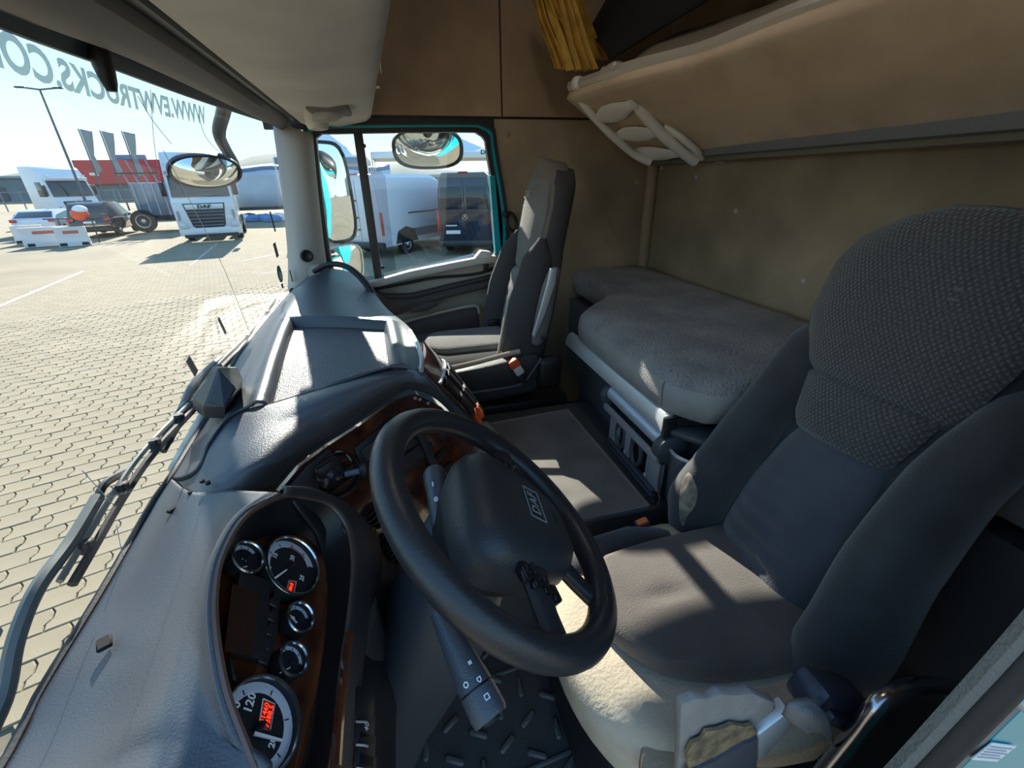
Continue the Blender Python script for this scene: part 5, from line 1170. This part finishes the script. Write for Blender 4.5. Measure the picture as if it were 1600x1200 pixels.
def truck(name, label, loc, rz, w, h, grille_txt, star=False, roofc=None):
    t = thing(name, label, 'truck', loc, rotz(rz)); hw = w/2
    # front faces -y, ground z=0
    prof = [(0, .35), (-.04, 1.0), (-.02, 1.75), (.10, 1.95), (.33, 2.95), (.42, 3.1), (.75, h-.15), (1.0, h), (2.1, h+.02), (2.15, h-.1), (2.15, 1.15), (1.9, 1.05), (.45, 1.0), (.45, .35)]
    profx(MB(), prof, -hw, hw).build('cab_body', M_tw, t, False)
    ws = MB().rprism([(-hw+.10, .085, 2.0), (hw-.10, .085, 2.0), (hw-.14, .318, 2.92), (-hw+.14, .318, 2.92)], (0, -.03, .006), .01).build('windscreen', M_dk, t, False)
    MB().rprism([(-hw+.05, .30, 2.98), (hw-.05, .30, 2.98), (hw-.10, .22, 3.12), (-hw+.10, .22, 3.12)], (0, -.14, -.01), .02).build('sun_visor', M_tw if not roofc else roofc, t, False)
    g = MB().rprism([(-hw+.42, -.06, 1.72), (hw-.42, -.06, 1.72), (hw-.60, -.06, .72), (hw-.72, -.06, .62), (-hw+.72, -.06, .62), (-hw+.60, -.06, .72)], (0, .05, 0), .02).build('grille', M_gr, t, False)
    if not star:
        b = MB().rprism([(-hw+.48, -.09, 1.68), (hw-.48, -.09, 1.68), (hw-.52, -.09, 1.46), (-hw+.52, -.09, 1.46)], (0, .04, 0), .01).build('badge_bar', mat('badge_bar', (.60, .66, .72), .3, metal=.3), g, False)
        tx = MB(); put_text(tx, grille_txt, (0, -.095, 1.57), (1, 0, 0), (0, 0, 1), .20, .012, sx=1.5); tx.build('badge_lettering', M_gr, g, False, smooth=0)
    else:
        s_ = MB().torus((0, -.10, 1.60), (0, -1, 0), .17, .018, 28, 6)
        for k in range(3):
            a = PI/2+k*2*PI/3; s_.cyl((0, -.10, 1.60), (.16*math.cos(a), -.10, 1.60+.16*math.sin(a)), .016, .008, 6)
        s_.build('badge', M_chrome, g, False)
    for k in range(5):
        z = .74+.15*k; ww = hw-.70+.035*k+.05; MB().rbox((0, -.085, z), (2*ww, .03, .05), .01, 1).build('grille_slat', mat('grille_slat', (.13, .15, .19), .3), g, False)
    MB().rprism([(-hw-.01, -.10, .30), (hw+.01, -.10, .30), (hw+.01, -.10, .60), (hw-.45, -.10, .64), (-hw+.45, -.10, .64), (-hw-.01, -.10, .60)], (0, .5, 0), .04).build('bumper', M_tw, t, False)
    MB().box((0, .1, .28), (w-.3, .4, .16)).build('underrun_bar', M_gr, t, False)
    for s in (-1, 1):
        MB().rprism([(s*(hw-.04), -.115, .66), (s*(hw-.05), -.115, .92), (s*(hw-.32), -.115, .86), (s*(hw-.42), -.115, .62)], (0, .06, 0), .015).build('headlight', M_lamp, t, False)
        MB().rbox((s*(hw-.15), -.085, 1.20), (.10, .04, .42), .02, 1).build('corner_vent', mat('corner_grey', (.30, .32, .36), .4), t, False)
        m = MB().rbox((s*(hw+.16), .20, 2.35), (.22, .12, .62), .05, 2).build('door_mirror', M_gr, t, False)
        MB().cyl((s*(hw+.14), .24, 2.60), (s*(hw-.02), .36, 2.70), .02, .02, 8).build('mirror_arm', M_gr, m, False)
        MB().rprism([(s*hw, .42, 2.0), (s*hw, 1.15, 2.0), (s*hw, 1.15, 2.85), (s*hw, .62, 2.85)], (s*.015, 0, 0), .005).build('side_window', M_dk, t, False)
        MB().rprism([(s*hw, .98, .78), (s*hw, 1.05, 1.06), (s*hw, 1.28, 1.15), (s*hw, 1.52, 1.06), (s*hw, 1.6, .78)], (s*.02, 0, 0), .01).build('wheel_arch', M_gr, t, False)
        wheel(t, (s*(hw-.05), 1.30, .50), .50, .30, (s, 0, 0), 8)
        MB().rbox((s*(hw-.25), .25, h-.55), (.30, .02, .12), .01, 1).build('marker_lamp', M_lamp, t, False)
    p = MB().rbox((0, -.115, .46), (.52, .02, .11), .005, 1).build('number_plate', M_plate, t, False)
    MB().box((0, 3.6, .85), (.9, 3.2, .25)).build('chassis', M_gr, t, False)
    for s in (-1, 1):
        wheel(t, (s*(hw-.05), 4.4, .50), .50, .45, (s, 0, 0), 8)
        MB().rbox((s*(hw-.35), 2.9, .75), (.5, 1.1, .6), .05, 2).build('side_tank', M_tw, t, False)
    return t
pd = gnd(334, 377, 0)
truck('cabover_truck', 'white cabover truck facing us with dark slatted grille, long shadow before it', V((-8.75, 25.1, GZ)), .22, 2.55, 3.92, 'DAF', roofc=mat('visor_blue', (.35, .45, .55), .4))
truck('cabover_truck', 'white truck with round grille badge parked far left behind the plastic barriers', V((-20.2, 37.0, GZ)), 1.05, 2.5, 3.75, '', star=True)
def car(name, label, loc, rz, paint, L=4.5, w=1.85, h=1.65, suv=True):
    """rear faces -y"""
    t = thing(name, label, 'car', loc, rotz(rz)); hw = w/2
    low = [(-.02, .42), (-.04, .75), (.06, 1.0), (L*.72, .98), (L*.95, .85), (L, .6), (L-.02, .35), (.05, .3)]
    MB().rprism([(-hw, y, z) for y, z in low], (w, 0, 0), .08, seg=3).build('body', paint, t, False)
    rf = [(.08, 1.0), (.22, h-.10) if suv else (.75, h-.06), (.40 if suv else 1.1, h), (L*.45, h-.01), (L*.55, h-.1), (L*.74, 1.0)]
    n = len(rf); vs = [(s*(hw-.02 if z < 1.05 else hw-.17), y, z) for s in (-1, 1) for y, z in rf]
    MB().add(vs, [tuple(range(n)), tuple(range(2*n-1, n-1, -1))]+[(i, n+i, n+i+1, i+1) for i in range(n-1)]+[(0, n-1, 2*n-1, n)]).build('cabin', paint, t, False, smooth=30)
    a, b = rf[0], rf[1]
    MB().rprism([(-hw+.12, lerp(a[0], b[0], .15)-.02, lerp(a[1], b[1], .15)), (hw-.12, lerp(a[0], b[0], .15)-.02, lerp(a[1], b[1], .15)), (hw-.22, lerp(a[0], b[0], .9)-.02, lerp(a[1], b[1], .9)), (-hw+.22, lerp(a[0], b[0], .9)-.02, lerp(a[1], b[1], .9))], (0, .02, .0), .005).build('rear_window', M_dk, t, False)
    for s in (-1, 1):
        MB().add([(s*(hw-.015), .3, 1.03), (s*(hw-.015), L*.70, 1.03), (s*(hw-.155), L*.53, h-.12), (s*(hw-.155), .48 if suv else .9, h-.12)], [(0, 1, 2, 3)]).build('side_glass', M_dk, t, False, smooth=0, solid=.01)
        MB().rbox((s*(hw-.13), -.02, .93), (.30, .06, .16), .03, 2).build('tail_light', M_rlamp, t, False)
        MB().rbox((s*(hw-.2), L-.03, .72), (.32, .08, .16), .03, 2).build('headlight', M_lamp, t, False)
        for y in (.85, L-.9): wheel(t, (s*(hw+.005), y, .34), .34, .22, (s, 0, 0), 5)
        MB().rbox((s*(hw+.08), L*.62, 1.05), (.16, .10, .13), .03, 2).build('door_mirror', paint, t, False)
    MB().rbox((0, -.05, .80), (.52, .02, .11), .004, 1).build('number_plate', M_plate, t, False)
    MB().rbox((0, .0, .42), (w-.1, .14, .20), .04, 2).build('rear_bumper', M_gr, t, False)
    MB().box((0, -.055, .62), (w-.5, .02, .03)).build('bumper_strip', M_hub, t, False)
    return t
car('black_suv', 'black estate car seen from behind next to the orange trestle', V((-15.9, 29.4, GZ)), .15, M_blackcar, h=1.78)
car('white_hatchback', 'white car half hidden behind the right side of the black estate', V((-19.6, 44.5, GZ)), -1.2, M_wcar, h=1.5, suv=False)
car('white_saloon', 'low white car between the badge truck and the black estate', V((-19.0, 30.4, GZ)), .15, M_wcar, h=1.45, suv=False)
car('white_van_car', 'white car cut by the left edge of the windshield behind the barrier', V((-23.6, 32.6, GZ)), 2.5, M_wcar, h=1.9)
car('dark_car', 'dark car whose wheel shows at the very left edge below the barriers', V((-13.25, 17.0, GZ)), 1.2, M_blackcar, h=1.5)
# vans seen through the passenger window
def van(name, label, loc, rz, paint, black, cut=0):
    t = thing(name, label, 'van', loc, rotz(rz)); w, L, h = 2.0, 5.9, 2.72; hw = w/2
    rg = []
    for y, k, tp in ((0, .97, h-.03), (.06, 1, h), (3.9-cut, 1, h), (4.5-cut, .97, h-.15), (5.1-cut, .93, 1.75), (5.7-cut, .90, 1.25), (5.9-cut, .84, 1.0)):
        o = []
        for x, z in ((-1, .38), (-1.0, .9), (-.99, 1.3), (-.95, 2.0 if tp > 2 else tp*.8), (-.86, tp-.12 if tp > 2 else tp*.95), (-.72, tp), (.72, tp), (.86, tp-.12 if tp > 2 else tp*.95), (.95, 2.0 if tp > 2 else tp*.8), (.99, 1.3 if tp > 1.4 else tp*.7), (1.0, .9 if tp > 1.1 else tp*.6), (1, .38)):
            o.append(V((x*hw*k, y, min(z, tp))))
        rg.append(o)
    MB().loft(rg).build('body', paint, t, False, smooth=30)
    for s in (-1, 1):
        d = MB().rprism([(s*.012, -.005, .55), (s*.93, -.005, .55), (s*.90, -.005, 2.0), (s*.80, -.005, 2.55), (s*.012, -.005, 2.55)], (0, -.025, 0), .012).build('rear_door', paint, t, False)
        if black: MB().rprism([(s*.07, -.032, 1.55), (s*.86, -.032, 1.55), (s*.80, -.032, 2.28), (s*.07, -.032, 2.28)], (0, -.006, 0), .003).build('door_window', M_dk, d, False)
        MB().rbox((s*.955, -.02, 1.15), (.10, .06, .75), .02, 2).build('tail_light', M_rlamp, t, False)
        for y in (1.25, 4.95-cut): wheel(t, (s*(hw+.01), y, .35), .35, .24, (s, 0, 0), 6)
        MB().rprism([(s*hw*1.0, .55, .42), (s*hw*1.0, .75, .85), (s*hw*1.0, 1.25, .98), (s*hw*1.0, 1.75, .85), (s*hw*1.0, 1.95, .42)], (s*.015, 0, 0), .006).build('wheel_arch', M_gr, t, False)
        MB().rbox((s*hw*1.0, 2.9-cut/2, .72), (.03, 3.6-cut, .30), .01, 1).build('side_moulding', M_gr if black else mat('van_moulding', (.10, .13, .18), .6), t, False)
        MB().rbox((s*hw*.985, 2.6, 1.42), (.03, 2.2, .05), .01, 1).build('door_rail', M_gr, t, False)
    MB().rbox((0, -.07, .42), (2.0, .18, .22), .05, 2).build('rear_bumper', M_gr, t, False)
    MB().rbox((-.45 if black else -.35, -.038, .80), (.52, .012, .12), .003, 1).build('number_plate', M_plate, t, False)
    MB().rbox((0, .02, h+.0), (.35, .06, .05), .015, 1).build('brake_lamp', M_rlamp, t, False)
    if black:
        s_ = MB().torus((0, -.045, 1.30), (0, -1, 0), .085, .009, 20, 6)
        for k in range(3):
            a = PI/2+k*2*PI/3; s_.cyl((0, -.045, 1.30), (.08*math.cos(a), -.045, 1.30+.08*math.sin(a)), .009, .005, 6)
        s_.build('badge', M_chrome, t, False)
        MB().rbox((-.5, -.04, 1.02), (.40, .02, .05), .005, 1).build('badge_strip', M_hub, t, False)
    else:
        for z in (.95, 1.35, 1.9): MB().rbox((-.06, -.045, z), (.10, .03, .05), .01, 1).build('door_latch', M_gr, t, False)
        put = MB(); put_text(put, 'SL 41 ABC' if False else '', (0, 0, 0), (1, 0, 0), (0, 0, 1), .1)
    return t
van('white_van', 'white panel van parked beyond the passenger window with side turned to us', V((-1.20, 16.95, GZ)), -.66, mat('van_white', (.60, .64, .70), .35, coat=.3), False, .5)
van('black_van', 'black panel van seen from behind through the passenger window', V((2.40, 16.1, GZ)), -.34, mat('van_black', (.018, .024, .045), .08, coat=1), True)
# loading ramp lying in front of the vans
rp = thing('metal_ramp', 'slatted grey metal ramp lying on the ground before the vans', 'ramp', gnd(700, 418))
q = [gnd(612, 440, .10), gnd(735, 398, .10), gnd(772, 402, .10), gnd(772, 432, .10), gnd(700, 455, .10)]
A, B, C_, D = gnd(618, 432, .12), gnd(740, 399, .12), gnd(790, 408, .12), gnd(668, 446, .12)
for k in range(22):
    t = k/21; a, b = A.lerp(B, t), D.lerp(C_, t); d = (b-a); MB().box((a+b)/2, (d.length, .06, .03), rotz(math.atan2(d.y, d.x))).build('ramp_slat', mat('ramp_blue', (.24, .27, .33), .5, metal=.3), rp, smooth=0)
for a, b in ((A, B), (D, C_)):
    d = b-a; MB().box((a+b)/2+V((0, 0, .02)), (d.length, .07, .09), rotz(math.atan2(d.y, d.x))).build('ramp_beam', mat('ramp_beam', (.40, .43, .48), .5, metal=.3), rp, smooth=0)
# tents
M_tent = mat('tent_canvas', (.78, .79, .80), .8)
M_tentb = mat('tent_blue', (.16, .22, .34), .8)
def tent(name, label, c, w, d, ze, zp, logo=None, peakblue=False):
    c = V(c); t = thing(name, label, 'tent', V((c.x, c.y, GZ)))
    k = [c+V((sx*w/2, sy*d/2, ze)) for sx, sy in ((-1, -1), (1, -1), (1, 1), (-1, 1))]; p = c+V((0, 0, zp))
    for i in range(4):
        a, b = k[i], k[(i+1) % 4]
        pts = [a.lerp(b, j/8)+V((0, 0, -.06*math.sin(PI*j/8))) for j in range(9)]
        rows = [[x.lerp(p, r/8)+V((0, 0, -.25*math.sin(PI*r/8)*.6)) for x in pts] for r in range(9)]
        MB().grid(rows).build('canopy', M_tentb if (peakblue and i == 1) else M_tent, t, solid=.01)
        MB().prism([a, b, b+V((0, 0, -.28)), a+V((0, 0, -.28))], (b-a).normalized().cross(V((0, 0, 1)))*.01).build('valance', M_tent if not (peakblue and i == 0) else M_tentb, t, smooth=0)
        MB().cyl(k[i], V((k[i].x, k[i].y, GZ)), .03, .03, 8).build('pole', M_hub, t)
    if logo:
        tx = MB(); put_text(tx, logo, c+V((w*.28, -d/2-.02, ze-.02)), (1, 0, 0), (0, 0, 1), .30, .01, sx=1.3); tx.build('logo', M_gr, t, smooth=0)
tent('gazebo_tent', 'white and blue pointed tent left of the window divider bar', (-3.1, 27, 0), 4.2, 4.2, 1.15, 2.6, peakblue=True)
tent('gazebo_tent', 'wide white tent roof with a logo behind the vans', (3.2, 29, 0), 8.0, 4.5, 1.45, 2.7, logo='DAF')
# grey shed row behind the tents
bl = thing('grey_shed', 'long grey shed with posts behind the white tents', 'building', (2, 40, GZ))
MB().rbox((5, 52, GZ+1.4), (26, 6, 2.8), .05, 1).build('wall', mat('shed_grey', (.26, .29, .33), .7, var=.2, vscale=.4), bl)
MB().rbox((5, 52, GZ+2.95), (27, 7, .3), .05, 1).build('roof', mat('shed_roof', (.45, .40, .33), .7), bl)
for k in range(9): MB().rbox((-7+3*k, 48.9, GZ+1.3), (1.6, .1, 1.4), .02, 1).build('shed_door', mat('shed_door', (.14, .17, .20), .5), bl)
# curtain trailer right of the white truck
ct = thing('curtain_trailer', 'pale blue curtain trailer with blue roof tarp right of the white truck', 'trailer', (-5.5, 39, GZ))
rg = [[V((x, 38.6, GZ+z+dz*math.sin(x*1.3)*.10)) for x in [-11.4+.5*i for i in range(24)]] for z, dz in ((1.0, 0), (2.0, 0), (3.0, .3), (3.35, 1))]
MB().grid(rg).build('curtain', mat('curtain_pale', (.42, .50, .58), .6, var=.1, vscale=1), ct, solid=.05)
rg = [[V((x, 38.6+dy, GZ+z+math.sin(x*1.3)*.10)) for x in [-11.4+.5*i for i in range(24)]] for z, dy in ((3.3, -.05), (3.62, -.02), (3.75, .4), (3.75, 2.3))]
MB().grid(rg).build('roof_tarp', mat('tarp_blue', (.10, .22, .42), .6), ct, solid=.03)
MB().box((-5.7, 39.9, GZ+2.2), (11.3, 2.4, 2.5)).build('box_body', mat('curtain_pale', (.42, .50, .58), .6), ct, smooth=0)
MB().box((-5.7, 39.9, GZ+.85), (11.3, 2.2, .25)).build('chassis', M_gr, ct, smooth=0)
for x in (-3.0, -4.4, -1.6): wheel(ct, (x+5.5, 38.7-39, .5), .5, .4, (0, -1, 0), 8)
tp = thing('tarp_heap', 'crumpled blue and white tarp on the ground before the pale trailer', 'tarp', gnd(410, 347))
for k in range(7):
    c = gnd(382+9*k, 348-random.uniform(0, 4)); MB().ell(c+V((0, 0, .15)), (.7, .5, .30+.1*random.random()), rotz(random.random()*3), 9, 5).build('tarp_fold', mat('tarp_blue', (.10, .22, .42), .6) if k % 3 else M_tent, tp, smooth=30)
# grey box trailer with big wheel left of the facing truck
gt_ = thing('grey_trailer', 'grey trailer with large exposed wheel left of the facing white truck', 'trailer', (-14.5, 33, GZ))
MB().rbox((-13.6, 33.6, GZ+1.75), (2.6, 2.4, 1.9), .06, 2).build('body', mat('trailer_grey', (.22, .25, .29), .5, var=.2, vscale=1), gt_)
MB().box((-13.6, 33.4, GZ+.75), (2.8, 2.2, .3)).build('chassis', M_gr, gt_, smooth=0)
for k in range(5): MB().box((-14.7+.5*k, 32.36, GZ+1.75), (.08, .06, 1.8)).build('side_post', mat('trailer_post', (.34, .37, .42), .5), gt_, smooth=0)
wheel(gt_, tuple(gnd(230, 363)+V((0, 0, .62))-V((-14.5, 33, GZ))), .62, .4, (.2, -1, 0), 10)
for k in range(4): MB().cyl((-14.9+.5*k, 32.6, GZ+2.6), (-15.2+.5*k, 32.6, GZ+3.8+.1*(k % 2)), .05, .04, 8).build('stanchion', mat('trailer_grey', (.22, .25, .29), .5), gt_)
MB().box((-14.3, 32.5, GZ+3.2), (2.2, .06, .08)).build('top_rail', M_gr, gt_, smooth=0)
# plastic road barriers
M_bar = mat('barrier_white', (.66, .62, .58), .6)
for k, (px, py, rz, lb) in enumerate(((80, 384, .38, 'white plastic road barrier nearest to us in the yard'), (52, 380, .38, 'white plastic road barrier behind the left end of the nearest one'), (120, 384, .38, 'white plastic road barrier in front of the black estate car'))):
    t = thing('road_barrier', lb, 'barrier', gnd(px, py, 0), rotz(rz), group='plastic road barriers in the yard')
    L_ = 1.7 if k == 0 else 1.1
    MB().loft([[V((x, y, z)) for y, z in ((-.25, 0), (-.25, .18), (-.12, .35), (-.09, .85), (.09, .85), (.12, .35), (.25, .18), (.25, 0))] for x in (-L_/2, -L_/2+.03, L_/2-.03, L_/2)]).build('barrier_body', M_bar, t, False)
    for x in (-.5, .5): MB().rbox((x*L_*.7, -.20, .10), (.28, .12, .16), .02, 1).build('fork_slot', M_gr, t, False)
    MB().rbox((0, -.10, .62), (L_*.5, .03, .14), .01, 1).build('reflector', mat('barrier_red', (.50, .12, .09), .6), t, False)
tr = thing('trestle', 'thin metal trestle carrying an orange cover before the black car', 'trestle', gnd(130, 372))
a, b = gnd(104, 379), gnd(156, 379)
for p in (a, b): MB().cyl(p, p+V((0, .1, 1.15)), .03, .03, 8).build('leg', M_gr, tr)
MB().cyl(a+V((-.6, .1, 1.12)), b+V((.2, .1, 1.12)), .03, .03, 8).build('rail', M_gr, tr)
oc = thing('orange_cover', 'orange and white rounded cover sitting on the metal trestle', 'cover', gnd(141, 379)+V((0, .1, 1.15)))
MB().ell(gnd(141, 379)+V((0, .1, 1.32)), (.36, .32, .30), None, 14, 8).build('cover', mat('cover_orange', (.75, .09, .03), .5), oc)
MB().ell(gnd(142, 379)+V((.05, .1, 1.52)), (.30, .28, .20), None, 12, 8).build('white_top', M_tent, oc)
# lamp post and flags
lm = thing('lamp_post', 'tall thin twin-arm lamp post at the left of the yard', 'lamp post', (-19.6, 36.7, GZ))
tp_ = V((-19.6, 36.7, atp(62, 140, V((0, 36.7, 0)), V((0, 1, 0))).z))
MB().cyl((-19.6, 36.7, GZ), tp_, .09, .05, 10).build('mast', mat('mast_grey', (.08, .10, .12), .5), lm)
MB().tube([tp_+V((-.9, 0, .10)), tp_, tp_+V((.9, 0, .10))], .045, 8).build('arms', mat('mast_grey', (.08, .10, .12), .5), lm)
for s in (-1, 1): MB().rbox(tp_+V((s*.95, 0, .10)), (.5, .2, .08), .03, 1).build('lamp_head', M_gr, lm)
for k, (px, py, lb) in enumerate(((122, 201, 'leftmost of three tall furled flags near the red building'), (156, 204, 'middle of three tall furled flags near the red building'), (190, 205, 'rightmost of three tall furled flags near the red building'))):
    d = _ray(px, py); c = d*(64/d.y); f = thing('flag', lb, 'flag', (c.x, c.y, GZ), group='furled flags by the red building')
    MB().cyl((c.x, c.y, GZ), (c.x, c.y, c.z), .10, .06, 8).build('flag_pole', mat('mast_grey', (.08, .10, .12), .5), f)
    MB().loft([[V((c.x+.10+w*(1+math.cos(a)), c.y+w*.4*math.sin(a), z)) for a in [2*PI*j/10 for j in range(10)]] for w, z in ((.12, c.z-.05), (.55, c.z-.25), (.42, c.z-1.3), (.22, c.z-2.6), (.34, c.z-4.0), (.1, c.z-4.5))]).build('flag_cloth', mat('flag_grey', (.22, .26, .28), .8), f, smooth=60)
# buildings and hills
rb = thing('red_building', 'low showroom with wide red fascia and white sign behind the flags', 'building', (-52, 118, GZ))
MB().rbox((-47, 118, GZ+5.3), (26, 10, 4.4), .1, 1).build('fascia', mat('fascia_red', (.50, .045, .05), .5), rb)
MB().rbox((-47, 118.5, GZ+1.6), (25, 9, 3.2), .1, 1).build('glass_front', mat('shop_glass', (.10, .15, .20), .2), rb)
for k in range(7): MB().box((-58+3.6*k, 113.9, GZ+1.6), (.3, .1, 3.2)).build('mullion', mat('shed_grey', (.26, .29, .33), .7), rb, smooth=0)
sg = MB(); put_text(sg, 'TRUCK', (-54, 112.9, GZ+5.0), (1, 0, 0), (0, 0, 1), .01, 0)
MB().rbox((-50.5, 114.5, GZ+8.0), (5.5, .3, .9), .05, 1).build('roof_sign', mat('sign_blue', (.12, .20, .34), .5), rb)
MB().rbox((-57, 112.9, GZ+5.0), (1.6, .1, .5), .02, 1).build('wall_sign', M_tent, rb)
gb = thing('grey_warehouse', 'low grey-blue warehouse stretching behind the parked trucks', 'building', (-70, 125, GZ))
MB().rbox((-96, 124, GZ+2.3), (68, 8, 4.6), .1, 1).build('wall', mat('warehouse_blue', (.14, .19, .23), .7, var=.2, vscale=.2), gb)
MB().rbox((-96, 124, GZ+4.8), (69, 9, .5), .1, 1).build('roof_edge', mat('shed_grey', (.26, .29, .33), .7), gb)
for k in range(10): MB().rbox((-124+6.5*k, 119.9, GZ+1.7), (3, .2, 2.6), .05, 1).build('loading_door', mat('door_dark', (.06, .08, .10), .5), gb)
hl = MB(); rows = []
for r, (dist, hs) in enumerate(((330, 0), (360, .55), (420, 1.0), (520, .9))):
    row = []
    for i in range(61):
        a = math.radians(150-2.2*i); hgt = 16+5*math.sin(i*.35)+3*math.sin(i*.9+1)+2*math.sin(i*2.1)
        row.append(V((dist*math.cos(a), dist*math.sin(a), GZ-1+hs*hgt)))
    rows.append(row)
hl.grid(rows); o = hl.build('hills', mat('hill_green', (.060, .105, .085), .95, col2=(.045, .075, .08), vscale=.03, detail=6), smooth=60)
tag(o, 'low wooded hills along the horizon', 'hills')
fn = thing('wire_fence', 'long low grey fence across the yard behind the white trucks', 'fence', (-40, 72, GZ))
for z in (1.0, 2.2): MB().box((-38, 72, GZ+z), (46, .05, .12)).build('fence_rail', mat('fence_grey', (.16, .20, .22), .6), fn, smooth=0)
for k in range(24): MB().box((-61+2*k, 72, GZ+1.1), (.10, .08, 2.3)).build('fence_post', mat('fence_grey', (.16, .20, .22), .6), fn, smooth=0)
